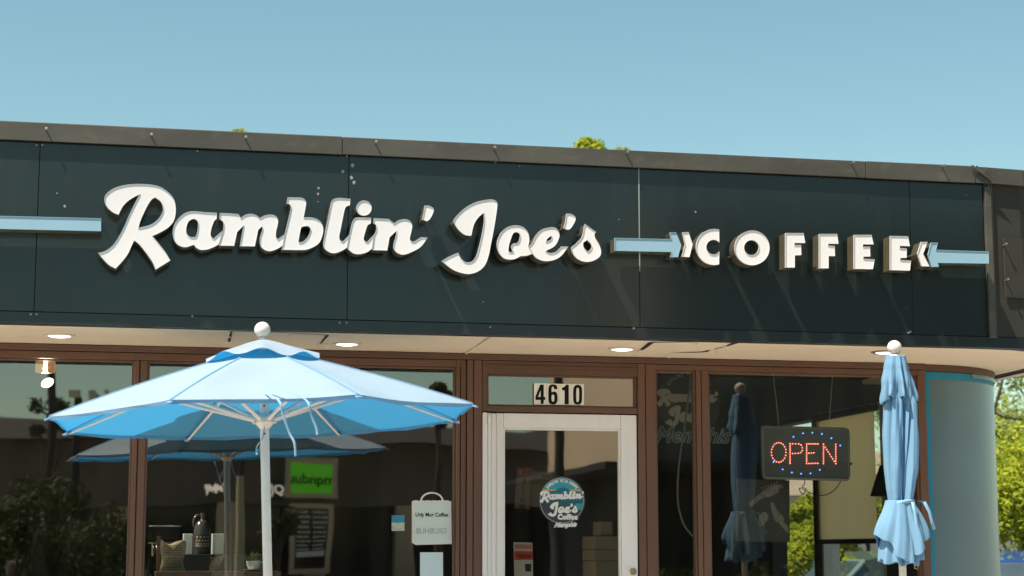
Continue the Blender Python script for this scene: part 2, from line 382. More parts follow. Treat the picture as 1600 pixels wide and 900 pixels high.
# metal cap in lengths with lapped joints
def plan_sub(x0, x1):
    return [Vector((x0, YF)), Vector((x1, YF))]
capx = [-9.0, P(-330,210,YF).x, P(535,230,YF-0.03).x, P(1353,262,YF-0.03).x, P(1524,265,YF-0.03).x]
for i in range(4):
    mb = MB(); ribbon(mb, plan_sub(capx[i]+0.002, capx[i+1]-0.001), ZC-0.002*(i % 2), ZT+0.002*(i % 2), 0.028+0.002*(i % 2), 0.012)
    mb.box((capx[i]+0.002, YF-0.028, ZT-0.004), (capx[i+1]-0.001, YF+0.5, ZT+0.002*(i % 2)+0.002))
    mb.build('parapet_cap', M['cap'], shop, bevel=0.003)
mb = MB(); ribbon(mb, [Vector((capx[4]+0.002, YF))]+plan[1:], ZC, ZT-0.002, 0.034, 0.012); mb.build('parapet_cap', M['cap'], shop)
# broken strip at the cap joint
mb = MB()
a = P(1518,259,YF-0.045); b = P(1552,283,YF-0.045)
mb.tube([a, a.lerp(b,0.5)+Vector((0,-0.008,0)), b], [0.008,0.010,0.006], 5)
mb.tube([a+Vector((0.03,0,0.0)), b+Vector((0.012,-0.01,0.01))], [0.004,0.003], 5)
mb.box((a.x+0.045, YF-0.05, ZT-0.035), (a.x+0.10, YF-0.036, ZT-0.005))
mb.build('torn_cap_strip', M['cap'], shop)
# bolts on the cap and panels
def bolt(px, py, Yp, ln=0.028, r=0.0042, m='bolt'):
    p = P(px, py, Yp); q = MB(); q.lathe([(r,0),(r,ln),(r*1.9,ln),(r*1.9,ln+0.006),(r*0.4,ln+0.007)], p, 8, axis=(0.1,-1,0.15)); return q.build('bolt', M[m], shop)
for px, py in [(72,204),(236,213),(383,217),(586,224),(771,233),(978,240),(1330,256),(1471,261)]: bolt(px, py, YF-0.028)
for px, py in [(57,228),(66,228),(308,237),(541,245),(773,254),(990,262),(1281,275),(1415,280),(1424,281),(1541,287),(48,492),(57,492),(300,495),(530,505),(541,505),(765,512),(989,514),(1421,519),(1418,521)]: bolt(px, py, YF, 0.008, 0.003)
for px, py in [(1567,384),(1570,439)]: bolt(px, py, YF+0.0, 0.035, 0.004)
# paint chips on the panels
mb = MB()
rr = random.Random(3)
for px, py, s in [(536,268,3.2),(551,258,3.2),(549,277,3),(553,285,3),(498,294,2.5),(497,303,2.2),(497,315,1.2),(89,302,1.5),(101,322,2.5),(755,472,1.5),(812,260,1.2),(1087,331,1.8),(967,343,1),(1510,305,1),(1416,482,1)]:
    p = P(px, py, YF-0.001); r = s*0.0036
    n = 9; vs = [(p.x+r*rr.uniform(.5,1)*math.cos(6.283*k/n), YF-0.001, p.z+1.2*r*rr.uniform(.5,1)*math.sin(6.283*k/n)) for k in range(n)]
    mb = MB(); mb.add(vs, [tuple(range(n))[::-1]]); mb.build('paint_chip', M['chip'], shop)
# sealant line in the third joint
mb = MB(); a = P(998,262,YF-0.001); b = P(999.5,424,YF-0.001); mb.box((a.x-0.003, YF-0.0015, b.z), (a.x+0.003, YF+0.002, a.z)); mb.build('joint_sealant', M['chip'], shop)
# roof deck and soffit
def planfill(mb, pts, z):
    mb.add([(p.x,p.y,z) for p in pts], [tuple(range(len(pts)))])
inner = [Vector((p.x, p.y)) for p in plan]
inner = [Vector((-9,YF+0.045)), Vector((2.36,YF+0.045)), Vector((2.58,-1.01)), Vector((2.83,-0.89)), Vector((3.04,-0.63)), Vector((3.20,-0.26)), Vector((3.29,0.2)), Vector((3.32,0.8)), Vector((3.32,8)), Vector((-9,8))]
def prism(mb, pts, z0, z1):
    n = len(pts); vs = [(p.x,p.y,z0) for p in pts]+[(p.x,p.y,z1) for p in pts]
    mb.add(vs, [tuple(range(n))[::-1], tuple(range(n,2*n))]+[(i,(i+1)%n,n+(i+1)%n,n+i) for i in range(n)])
split = P(745,540,-0.5).x
mb = MB(); prism(mb, [Vector((-9,YF+0.045)), Vector((P(770,524,YF).x-0.002,YF+0.045)), Vector((P(728,552,0).x-0.002,0.02)), Vector((-9,0.02))], SH, SH+0.03)
mb.build('soffit', M['soffit'], shop)
mb = MB(); prism(mb, [Vector((P(770,524,YF).x+0.002,YF+0.045))]+inner[1:8]+[Vector((3.32,1.4)), Vector((2.6,1.4)), Vector((2.5,0.02)), Vector((P(728,552,0).x+0.002,0.02))], SH, SH+0.03)
mb.build('soffit', M['soffit'], shop)
mb = MB(); vs = []
for a, b in zip(plan[3:], inner[3:9]): vs += [(a.x+0.004,a.y,2.4935),(b.x-0.03,b.y,2.4935),(b.x-0.03,b.y,2.4965),(a.x+0.004,a.y,2.4965)]
mb.add(vs, [f for i in range(5) for f in ((4*i,4*i+1,4*i+5,4*i+4),(4*i+3,4*i+7,4*i+6,4*i+2),(4*i,4*i+4,4*i+7,4*i+3),(4*i+1,4*i+2,4*i+6,4*i+5))]); mb.build('soffit_edge', M['soffit'], shop)
mb = MB(); prism(mb, inner, 3.42, 3.46); mb.build('roof_deck', M['roof_dark'], shop)
# soffit seams, open joints and little clips
def zs(px, py, dz=0.0):                     # point on the soffit plane
    r = ray(px, py); t = (SH-0.002-dz-CAM.z)/r.z; return CAM + r*t
def slit(pts, wd):
    for (a, b, w0, w1) in pts:
        mb = MB(); A = zs(*a); B = zs(*b); d = (B-A); nn = Vector((-d.y, d.x, 0)).normalized()
        mb.add([A-nn*w0*wd, A+nn*w0*wd, B+nn*w1*wd, B-nn*w1*wd], [(0,1,2,3)]); mb.build('soffit_open_joint', M['black'], shop)
slit([((1002,547),(1018,535),1,1.5),((1018,535),(1084,534.5),1.5,0.5),((1046,552),(1100,550),0.3,1.8),((1100,550),(1108,547.5),1.6,0.8),((1116,546),(1135,541),0.3,0.8),((1135,541),(1150,535.5),0.8,1.8)], 0.012)
slit([((361,518),(400,518.5),0.8,0.8),((418,518.5),(512,523.6),0.8,1.2),((361,518),(358,534),1,1),((512,523.6),(500,538),1.2,0.6)], 0.008)
for px, py in [(998,548),(1087,536),(1043,553),(1118,546),(1132,541),(352,531),(357,520),(452,523),(500,537),(509,537)]:
    p = zs(px, py); mb = MB(); mb.tube([p, p+Vector((0.003,0,-0.022)), p+Vector((0.014,0,-0.027))], 0.0028, 5); mb.box((p.x-0.012,p.y-0.010,p.z-0.004),(p.x+0.012,p.y+0.010,p.z)); mb.build('soffit_clip', M['cream'], shop)
A = zs(728,552); B = zs(770,525)
# batten over the joint
mb = MB(); d = (B-A); nn = Vector((-d.y,d.x,0)).normalized()*0.006
mb.add([A-nn,A+nn,B+nn,B-nn,A-nn-Vector((0,0,.005)),A+nn-Vector((0,0,.005)),B+nn-Vector((0,0,.005)),B-nn-Vector((0,0,.005))], [(4,7,6,5),(0,1,5,4),(1,2,6,5),(2,3,7,6),(3,0,4,7)])
mb.build('soffit_batten', M['soffit'], shop)
# downlights
for px, py in [(93,524),(542,537),(972,545),(1384,550)]:
    p = zs(px, py)
    mb = MB(); mb.lathe([(0.060,0.002),(0.085,0.001),(0.088,-0.006),(0.075,-0.010),(0.064,-0.008),(0.062,0.002)], (p.x,p.y,SH), 32); f = mb.build('downlight', M['bolt'] if px > 1300 else M['cream'], shop, auto=True)
    mb = MB(); mb.lathe([(0.001,-0.013),(0.04,-0.012),(0.06,-0.007),(0.061,0.001)], (p.x,p.y,SH-0.001), 24); mb.build('lens', M['lens'], f, smooth=True)

# --- storefront frames
def X0(px, py=600): return P(px, py, 0).x
ZH = SH-0.003
def fr(mb, x0, x1, z0, z1, y0=-0.05, y1=0.06): mb.box((x0,y0,z0),(x1,y1,z1))
zg = 2.425                                        # glass head
xw = dict(m0=X0(209), m1=X0(230), g2=X0(711), j1=X0(727), j2=X0(748), d0=X0(751,700), d1=X0(993,700), j3=X0(1008), g3=X0(1021), g3e=X0(1084), g4=X0(1103), g4e=X0(1429), e=X0(1441))
mb = MB()
fr(mb, -6.2, xw['e'], 2.470, ZH, -0.055); mb.build('window_header', M['brown2'], shop, bevel=0.003)
mb = MB(); fr(mb, -6.2, xw['j1']-0.004, zg, 2.467, -0.045); fr(mb, xw['g3']-0.02, xw['g4e']+0.02, 2.435, 2.467, -0.045); mb.build('window_header_band', M['brown'], shop, bevel=0.003)
sill = 0.42
def post(x0, x1, z0=sill, z1=zg-0.002, groove=True, y=-0.05, m='brown'):
    mb = MB()
    if groove:
        xm = x0+(x1-x0)*0.42; fr(mb, x0, xm-0.003, z0, z1, y); fr(mb, xm+0.003, x1, z0, z1, y+0.006); fr(mb, xm-0.003, xm+0.003, z0, z1, y+0.02)
    else: fr(mb, x0, x1, z0, z1, y)
    return mb.build('window_post', M[m], shop, bevel=0.003)
post(X0(209), X0(230)); post(-4.95, -4.87); post(-6.2, -6.12)
post(xw['g2'], xw['j1']-0.002, 0.0, 2.467); post(xw['j1']+0.002, xw['d0']-0.003, 0.0, 2.467, True, -0.06)
post(xw['d1']+0.004, xw['g3']-0.001, 0.0, 2.467, True, -0.055); post(xw['g3e'], xw['g4'], sill, 2.434, True); post(xw['g4e'], xw['e'], sill, 2.467, False)
# sills and low wall
mb = MB(); fr(mb, -6.2, xw['g2']-0.002, sill-0.07, sill-0.002, -0.06); fr(mb, xw['g3']+0.002, xw['e'], sill-0.07, sill-0.002, -0.06); mb.build('window_sill', M['brown'], shop, bevel=0.003)
mb = MB(); fr(mb, -6.2, xw['g2']-0.002, 0, sill-0.072, -0.03); fr(mb, xw['g3']+0.002, xw['e'], 0, sill-0.072, -0.03); mb.build('low_wall', M['brown_wall'], shop)
mb = MB(); mb.box((-9,-0.06,0.0),(-6.203,0.06,ZH)); mb.build('end_wall', M['brown_wall'], shop)
def window(x0, x1, z0, z1, gm='glass', tilt=0.0):
    mb = MB(); t = 0.012
    fr(mb, x0, x0+t, z0, z1, -0.03, 0.0); fr(mb, x1-t, x1, z0, z1, -0.03, 0.0); fr(mb, x0+t, x1-t, z1-t, z1, -0.03, 0.0); fr(mb, x0+t, x1-t, z0, z0+t, -0.03, 0.0)
    f = mb.build('window', M['brown'], shop, bevel=0.001)
    mb = MB(); nx = 8; 
    mb.add([(x0+0.004,-0.012-tilt,z0+.004),(x1-0.004,-0.012,z0+.004),(x1-0.004,-0.012,z1-.004),(x0+0.004,-0.012-tilt,z1-.004)], [(0,1,2,3)])
    mb.build('pane', M[gm], f); return f
window(-6.118, -4.952, sill, zg-0.002); window(-4.868, X0(209)-0.001, sill, zg-0.002)
window(X0(230)+0.001, xw['g2']-0.001, sill, zg-0.002)
window(xw['g3']+0.001, xw['g3e']-0.001, sill, 2.434, 'glass_dim'); window(xw['g4']+0.001, xw['g4e']-0.001, sill, 2.434, 'glass_dim')
# transom over the door
tx0, tx1 = X0(759,610), X0(993,610); tz1, tz0 = P(870,587,0).z, P(870,637,0).z
ztb = 2.155
mb = MB(); fr(mb, xw['d0'], xw['d1']+0.002, tz1, 2.4665, -0.052); fr(mb, xw['d0'], xw['d1']+0.002, ztb, tz0, -0.052)
fr(mb, xw['d0'], tx0, tz0, tz1, -0.052); fr(mb, tx1-0.004, xw['d1']+0.002, tz0, tz1, -0.052); fr(mb, xw['d0']+0.02, xw['d1']-0.02, 2.425, 2.44, -0.058); mb.build('transom_frame', M['brown2'], shop, bevel=0.002)
window(tx0, tx1-0.004, tz0, tz1, 'glass_lo')
# --- door
dx0, dx1 = X0(773,700), X0(993,700)-0.004; gx0, gx1 = X0(787,750), X0(964.5,750); gz = P(870,673,0).z; dz = 2.148
door = MB(); yd = -0.045
hinge = MB(); 
for i, (a, b, y) in enumerate([(xw['d0'],xw['d0']+0.028,-0.072),(xw['d0']+0.030,xw['d0']+0.052,-0.066),(xw['d0']+0.054,dx0-0.004,-0.06)]): hinge.box((a,y,0.02),(b,0.03,dz-0.002*i))
hinge.build('door_jamb', M['white_door'], shop, bevel=0.003)
door.box((dx0,yd,0.02),(gx0-0.012,0.0,dz)); door.box((gx1+0.012,yd,0.02),(dx1,0.0,dz))
dl = door.build('door', M['white_door'], shop, bevel=0.004)
mb = MB(); mb.box((gx0-0.011,yd+0.001,gz+0.012),(gx1+0.011,-0.001,dz)); mb.build('top_rail', M['white_door'], dl, bevel=0.003)
mb = MB(); mb.box((gx0-0.011,yd+0.001,0.02),(gx1+0.011,-0.001,0.25)); mb.build('bottom_rail', M['white_door'], dl, bevel=0.003)
mb = MB()
for a, b in [((gx0-0.011,yd+0.006,0.251),(gx0,-0.004,gz+0.011)),((gx1,yd+0.006,0.251),(gx1+0.011,-0.004,gz+0.011)),((gx0,yd+0.006,gz),(gx1,-0.004,gz+0.011))]: mb.box(a,b)
mb.build('glazing_bead', M['white_door'], dl, bevel=0.002)
mb = MB(); mb.add([(gx0,-0.02,0.25),(gx1,-0.02,0.25),(gx1,-0.02,gz),(gx0,-0.02,gz)],[(0,1,2,3)]); mb.build('pane', M['glass_lo'], dl)
p = P(989,893,yd); mb = MB(); mb.lathe([(0.020,0),(0.021,0.006),(0.015,0.012),(0.013,0.012),(0.013,0.009),(0.002,0.009)], (p.x,yd,p.z), 24, axis=(0,-1,0)); mb.box((p.x-0.0015,yd-0.0115,p.z-0.006),(p.x+0.0015,yd-0.009,p.z+0.006)); mb.build('lock', M['brass'], dl, auto=True)
mb = MB(); mb.tube([(dx1-0.06,yd,0.98),(dx1-0.06,yd-0.05,0.98),(dx1-0.06,yd-0.05,0.72),(dx1-0.06,yd,0.72)],0.010,8); mb.build('handle', M['chrome'], dl)
# closer bracket
p = P(765,655,-0.06); mb = MB(); mb.box((p.x-0.014,-0.09,p.z-0.03),(p.x+0.004,-0.0725,p.z+0.02)); mb.build('hinge', M['white_door'], dl, bevel=0.002)

# --- rounded corner wall
CR = 0.80; cx = xw['e']+0.004
def curved(mb, z0, z1, r, a0, a1, n=40, th=0.05):
    vs = []
    for i in range(n+1):
        a = a0+(a1-a0)*i/n
        for rr_, z in ((r,z0),(r,z1),(r-th,z1),(r-th,z0)): vs.append((cx+rr_*math.sin(a), CR-rr_*math.cos(a), z))
    fs = []
    for i in range(n):
        a = i*4; b = a+4; fs += [(a,b,b+1,a+1),(a+1,b+1,b+2,a+2),(a+2,b+2,b+3,a+3),(a+3,b+3,b,a)]
    mb.add(vs, fs+[(0,1,2,3),(n*4+3,n*4+2,n*4+1,n*4)])
mb = MB(); curved(mb, 0, 2.463, CR, 0, math.pi/2); c = mb.build('corner_wall', M['column'], shop); smooth_by_angle(c)
mb = MB(); curved(mb, 2.465, ZH, CR+0.012, 0, math.pi/2, th=0.06); smooth_by_angle(mb.build('corner_header', M['brown2'], shop))
mb = MB(); curved(mb, 2.415, 2.461, CR+0.003, 0.0, math.pi/2, th=0.003); curved(mb, 0, 2.414, CR+0.003, 0.0, 0.055, 4, th=0.003); smooth_by_angle(mb.build('corner_trim', M['blue_trim'], shop))
mb = MB(); curved(mb, 2.438, 2.463, CR+0.012, 0.5, math.pi/2, th=0.012); smooth_by_angle(mb.build('corner_bead', M['column'], shop))

# --- interior shell
XS = cx+CR; XI = XS-0.12; YB = 6.8
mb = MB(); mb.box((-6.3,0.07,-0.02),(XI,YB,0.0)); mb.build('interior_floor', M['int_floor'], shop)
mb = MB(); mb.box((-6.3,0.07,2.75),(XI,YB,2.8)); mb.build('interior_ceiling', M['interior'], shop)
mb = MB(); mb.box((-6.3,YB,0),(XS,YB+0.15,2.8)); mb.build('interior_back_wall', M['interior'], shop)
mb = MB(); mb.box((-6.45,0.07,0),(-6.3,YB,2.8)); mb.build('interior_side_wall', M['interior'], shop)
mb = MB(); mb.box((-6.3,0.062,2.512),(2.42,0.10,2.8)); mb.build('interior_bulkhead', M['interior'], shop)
# side wall with its window openings (Y ranges)
w1 = (2.23, 3.52); w2 = (3.66, 4.75); wz0, wz1 = 0.55, 2.46
mb = MB()
mb.box((XI,CR,0),(XS,w1[0],2.8)); mb.box((XI,w2[1],0),(XS,YB,2.8)); mb.box((XI,w1[0],0),(XS,w2[1],wz0)); mb.box((XI,w1[0],wz1),(XS,w2[1],2.8)); mb.box((XI,w1[1],wz0),(XS,w2[0],wz1))
mb.build('side_wall', M['interior'], shop)
for a, b in (w1, w2):
    mb = MB(); t = 0.035
    mb.box((XI-0.01,a,wz0),(XS+0.01,a+t,wz1)); mb.box((XI-0.01,b-t,wz0),(XS+0.01,b,wz1)); mb.box((XI-0.01,a+t,wz0),(XS+0.01,b-t,wz0+t)); mb.box((XI-0.01,a+t,wz1-t),(XS+0.01,b-t,wz1))
    f = mb.build('side_window', M['white_door'] if a == w1[0] else M['black'], shop)
    mb = MB(); mb.add([(XI+0.06,a+t,wz0+t),(XI+0.06,b-t,wz0+t),(XI+0.06,b-t,wz1-t),(XI+0.06,a+t,wz1-t)],[(0,1,2,3)]); mb.build('pane', M['glass_clear'], f)

# ------------------------------------------------------------------ sign letters
def A(*p): return [(140+a[0]/5.2933, 270+a[1]/5.2933)+tuple(a[2:]) for a in p]
def Cc(*p): return [(420+a[0]/5.714, 290+a[1]/5.714)+tuple(a[2:]) for a in p]
def D(*p): return [(670+a[0]/5.333, 290+a[1]/5.333)+tuple(a[2:]) for a in p]
def G(*p): return [(350+a[0]/8.183, 300+a[1]/8.183)+tuple(a[2:]) for a in p]
def H(*p): return [(500+a[0]/8.183, 300+a[1]/8.183)+tuple(a[2:]) for a in p]
def I(*p): return [(760+a[0]/8.184, 320+a[1]/8.184)+tuple(a[2:]) for a in p]
def E(*p): return [(940+a[0]/5.0, 330+a[1]/5.0)+tuple(a[2:]) for a in p]
def K(*p): return [(1240+a[0]/4.286, 330+a[1]/4.286)+tuple(a[2:]) for a in p]
c1 = 1
S = {}
S['R'] = [sm(A((240,347,1),(195,328),(150,290),(124,240),(128,190),(165,150),(225,118),(310,98),(400,92),(500,97),(580,115),(650,160),(695,215),(712,280),(710,350),(690,410),(640,460),(580,495),(520,522,1),(552,560),(592,610),(630,660),(668,725,1),(545,800,1),(520,740),(480,680),(430,615),(400,582),(368,560,1),(345,610),(320,665),(285,715),(250,755),(215,792,1),(160,762),(110,712),(70,662,1),(120,650),(170,620),(212,575),(252,510),(290,435),(322,360),(360,280),(412,178,1),(360,205),(310,240),(270,285))),
          sm(A((540,203,1),(585,235),(605,280),(600,330),(560,390),(500,430),(405,455,1),(420,400),(450,330),(480,270),(510,225)))]
S['a'] = [sm(A((850,318),(960,326,1),(1052,331,1),(1052,380,1),(1028,405),(1005,475),(1003,520),(1022,545,1),(1100,478,1),(1067,592,1),(1030,612),(980,632),(925,638),(885,622),(862,595,1),(790,615),(730,595),(697,550),(688,490),(700,430),(732,380),(785,335))),
          sm(A((865,382),(893,402),(896,450),(887,500),(875,530,1),(835,530),(805,505),(800,460),(815,410),(838,388)))]
S['m'] = [sm(A((1078,332,1))+G((60,272,1),(185,283,1),(215,330,1),(270,292),(340,278),(410,295),(455,332,1),(520,300),(590,288),(660,305),(692,360),(685,430),(668,500),(665,570),(685,603,1),(775,540,1),(750,685,1),(685,725),(600,755),(530,745),(475,700),(458,640),(465,560),(490,480),(485,440,1),(438,485,1),(395,695,1),(203,692,1),(248,430,1),(170,510,1),(130,688,1))+A((1072,602,1),(1070,590,1),(1103,478,1),(1108,440),(1103,405),(1075,383,1)))]
S['b'] = [sm(G((815,68,1),(960,70),(1020,85),(1050,130),(1045,190),(1020,325,1),(1130,327),(1220,365),(1265,440),(1265,530),(1225,640),(1150,700),(1060,735),(980,742),(735,738,1),(752,685,1),(778,540,1),(812,400),(847,250),(855,190),(835,155),(805,150,1))),
          sm(G((1065,435),(1098,455),(1105,490),(1078,560),(1020,625),(965,645,1),(953,630,1),(985,465),(1010,443)))]
S['l'] = [sm(H((215,78),(300,78),(390,88,1),(383,170,1),(345,182),(320,215),(290,350),(262,490),(248,560),(255,610),(290,632,1),(372,550,1),(344,710,1),(300,740),(220,775),(150,780),(80,745),(45,690),(50,600),(90,400),(130,200),(155,105)))]
S['i'] = [sm(H((376,550,1),(400,440),(420,370),(450,332),(500,325),(655,330,1),(650,400,1),(608,430),(580,510),(560,590),(570,620),(600,640,1),(688,545,1),(666,722,1),(600,770),(500,795),(430,785),(375,745),(348,710,1)))]
S['n'] = [sm(H((690,335,1),(880,345,1),(945,400,1),(1010,360),(1090,347),(1150,370),(1180,430),(1170,500),(1150,590),(1165,625),(1200,635,1),(1290,578,1),(1375,583,1),(1300,690),(1200,755),(1080,800),(1000,785),(945,730),(945,650),(970,560),(975,500,1),(890,580,1),(860,748,1),(670,742,1),(671,722,1),(692,545,1),(716,500),(720,440),(705,410),(680,400,1)))]
S['dot'] = [circ(500+563/8.183, 300+205/8.183, 98/8.183, 32)]
S['ap'] = [sm(H((1340,172,1),(1400,178),(1452,210),(1450,260),(1410,340),(1370,375,1),(1305,350,1),(1325,270)))]
S['J'] = [sm(D((510,115),(558,127),(572,160),(560,260),(540,380),(520,480),(500,580),(470,660),(420,710),(350,735),(280,730),(200,700),(140,655),(105,628,1),(170,590),(245,558,1),(268,605),(310,638),(360,630),(398,585),(420,510),(445,400),(460,300),(457,228,1),(410,270),(375,330),(355,418,1),(300,410),(250,370),(215,320),(212,285),(242,240),(310,180),(400,135)))]
S['o'] = [sm(I((380,262),(280,280),(200,340),(150,430),(135,520),(160,610),(220,680),(300,700),(370,690),(440,655,1),(520,650),(586,625,1),(536,530,1),(550,440),(530,350),(470,285))),
          sm(I((380,350),(420,365),(430,400),(418,460),(390,492,1),(345,495),(318,530),(325,570),(345,598,1),(310,603),(285,590),(290,520),(320,420),(345,365)))]
S['e'] = [sm(I((800,290),(700,320),(630,400),(590,480),(540,530,1),(590,625,1),(640,680),(720,715),(800,718),(880,700),(960,650),(1050,535,1),(960,532,1),(900,590),(840,615),(790,610),(760,590,1),(870,530),(920,450),(935,380),(905,310),(860,288))),
          sm(I((825,400),(835,412),(820,445),(765,470,1),(778,437)))]
S['ap2'] = [sm(I((1025,112,1),(1090,120),(1140,160),(1130,220),(1080,300),(1040,318),(985,295,1),(1010,220)))]
S['s'] = [sm(I((1262,245,1),(1405,350,1),(1385,372),(1392,420),(1440,500),(1467,590),(1450,660),(1380,710),(1280,730),(1180,700),(1110,630),(1085,540,1),(1150,490),(1215,420),(1237,360),(1247,300))),
          sm(I((1290,450,1),(1335,500),(1345,550),(1300,600,1),(1250,550),(1240,490)))]
def ccirc(o, s, cx_, cy_, r, a0, a1, n=30): return [(o[0]+(cx_+r*math.cos(R(a0+(a1-a0)*i/n)))/s, o[1]+(cy_+r*math.sin(R(a0+(a1-a0)*i/n)))/s, 1) for i in range(n+1)]
cC = ccirc((940,330),5,880,279,141,-74,-286,40); cI = ccirc((940,330),5,876,280,57,-319,-41,24)
S['C'] = [corners([(a[0],a[1]) for a in cC+ccirc((940,330),5,876,280,57,-322,-38,24)])]
S['O'] = [circ(940+1177/5,330+286/5,136/5,48), circ(940+1172/5,330+284/5,58/5,36)]
S['F1'] = [corners([p[:2] for p in E((1437,170),(1578,170),(1592,248),(1508,248),(1508,263),(1558,263),(1562,342),(1510,345),(1510,440),(1437,440))])]
S['F2'] = [corners([p[:2] for p in K((172,152),(292,152),(302,218),(233,218),(233,230),(275,232),(278,300),(235,300),(235,382),(172,382))])]
S['E1'] = [corners([p[:2] for p in K((405,158),(522,158),(537,222),(465,222),(465,236),(512,238),(515,303),(468,305),(468,318),(543,322),(532,388),(405,386))])]
S['E2'] = [corners([p[:2] for p in K((648,165),(767,168),(780,234),(712,232),(712,246),(758,250),(758,312),(715,313),(715,326),(787,330),(780,398),(648,394))])]
S['chev1'] = [corners([p[:2] for p in E((630,165),(680,162),(712,258),(687,358),(625,355),(652,262))])]
S['chev2'] = [corners([p[:2] for p in K((855,205),(898,205),(868,285),(912,370),(858,368),(830,285))])]
S['arr1'] = [corners([p[:2] for p in E((103,208),(545,218),(533,165),(582,165),(622,262),(597,358),(538,358),(545,318),(105,308))])]
S['arr2'] = [corners([p[:2] for p in K((922,210),(966,210),(955,258),(1305,270),(1308,350),(965,345),(973,372),(925,372),(900,292))])]
S['arr0'] = [corners([(-260,331.0),(158,341),(158,361),(-260,351.5)])]
YL = YF-0.142                                   # front of the letters
def to_plane(loops, Y):
    o = []
    for i, l in enumerate(loops):
        q = [Vector((P(p.x, p.y, Y).x, P(p.x, p.y, Y).z)) for p in l]
        o.append(orient(q, i == 0))
    return o
def letter(key, label, name='sign_letter', face='letter', group='channel letters of the coffee shop sign', cat='sign letter', depth=0.102, extra=None, yl=YL):
    all_loops = [to_plane(S[k], yl) for k in ([key]+(extra or []))]
    cxx = sum(p.x for p in all_loops[0][0])/len(all_loops[0][0]); czz = min(p.y for p in all_loops[0][0])
    root = thing(name, label, cat, (cxx, YF, czz), group)
    face_mb = MB(); ret = MB(); rimmb = MB(); sps = []
    for loops in all_loops:
        ins = [inset(l, 0.0018) for l in loops]
        fill(face_mb, ins, lambda p: Vector((p.x, yl+0.0038, p.y)))
        fill(ret, ins, lambda p: Vector((p.x, yl+depth-0.004, p.y)))
        for l, q in zip(loops, ins):
            N = len(l)
            ring = lambda a, b: [(i, (i+1) % N, N+(i+1) % N, N+i) for i in range(N)]
            ret.add([(p.x,yl+0.012,p.y) for p in l]+[(p.x,yl+depth,p.y) for p in l], ring(0,0))
            rimmb.add([(p.x,yl+0.0119,p.y) for p in l]+[(p.x,yl,p.y) for p in l], ring(0,0))
            rimmb.add([(p.x,yl,p.y) for p in l]+[(p.x,yl,p.y) for p in q], ring(0,0))
            rimmb.add([(p.x,yl,p.y) for p in q]+[(p.x,yl+0.011,p.y) for p in q], ring(0,0))
        # stand-offs
        l = loops[0]; 
        for t in (0.12, 0.55):
            sp = MB()
            p = ins[0][int(t*len(l)) % len(l)]
            sp.tube([(p.x, yl+depth-0.006, p.y+0.004), (p.x, YF+0.002, p.y+0.004)], 0.003, 6); sps.append(sp)
    face_mb.build('face', M[face], root); ret.build('return', M['return'], root)
    rimmb.build('trim_cap', M[face if face == 'arrow' else 'rim'], root)
    for sp in sps: sp.build('standoff', M['bolt'], root)
    return root
letter('R', 'large white script capital R starting the sign')
letter('a', 'white script letter a right after the large R')
letter('m', 'white script letter m joined between a and b')
letter('b', 'white script letter b with tall stem left of the l')
letter('l', 'white script letter l, tall slanted stroke between b and i')
letter('i', 'white script letter i with a round dot', extra=['dot'])
letter('n', 'white script letter n ending the first word with a rising tail')
letter('ap', 'white apostrophe above the tail of the n', name='sign_apostrophe')
letter('J', 'large white script capital J in the middle of the sign')
letter('o', 'white script letter o with a curl inside, right after the capital J')
letter('e', 'white script letter e between the o and the s')
letter('ap2', 'white apostrophe between the script e and s', name='sign_apostrophe')
letter('s', 'white script letter s ending the second script word')
letter('C', 'white block capital C beginning the word COFFEE')
letter('O', 'white block capital O, a round ring in COFFEE')
letter('F1', 'first of the two white block F letters, beside the O')
letter('F2', 'second of the two white block F letters, beside an E')
letter('E1', 'first of the two white block E letters, beside an F')
letter('E2', 'last white block E of COFFEE, beside the left pointing chevron')
letter('chev1', 'white chevron pointing right in front of the C', name='sign_chevron', cat='sign chevron')
letter('chev2', 'white chevron pointing left after the last E', name='sign_chevron', cat='sign chevron')
letter('arr1', 'pale blue arrow pointing right between the script words and the C', name='sign_arrow', face='arrow', cat='sign arrow')
letter('arr2', 'pale blue arrow pointing left at the right end of the sign', name='sign_arrow', face='arrow', cat='sign arrow')
letter('arr0', 'long pale blue bar at the left edge, before the large R', name='sign_bar', face='arrow', cat='sign bar')

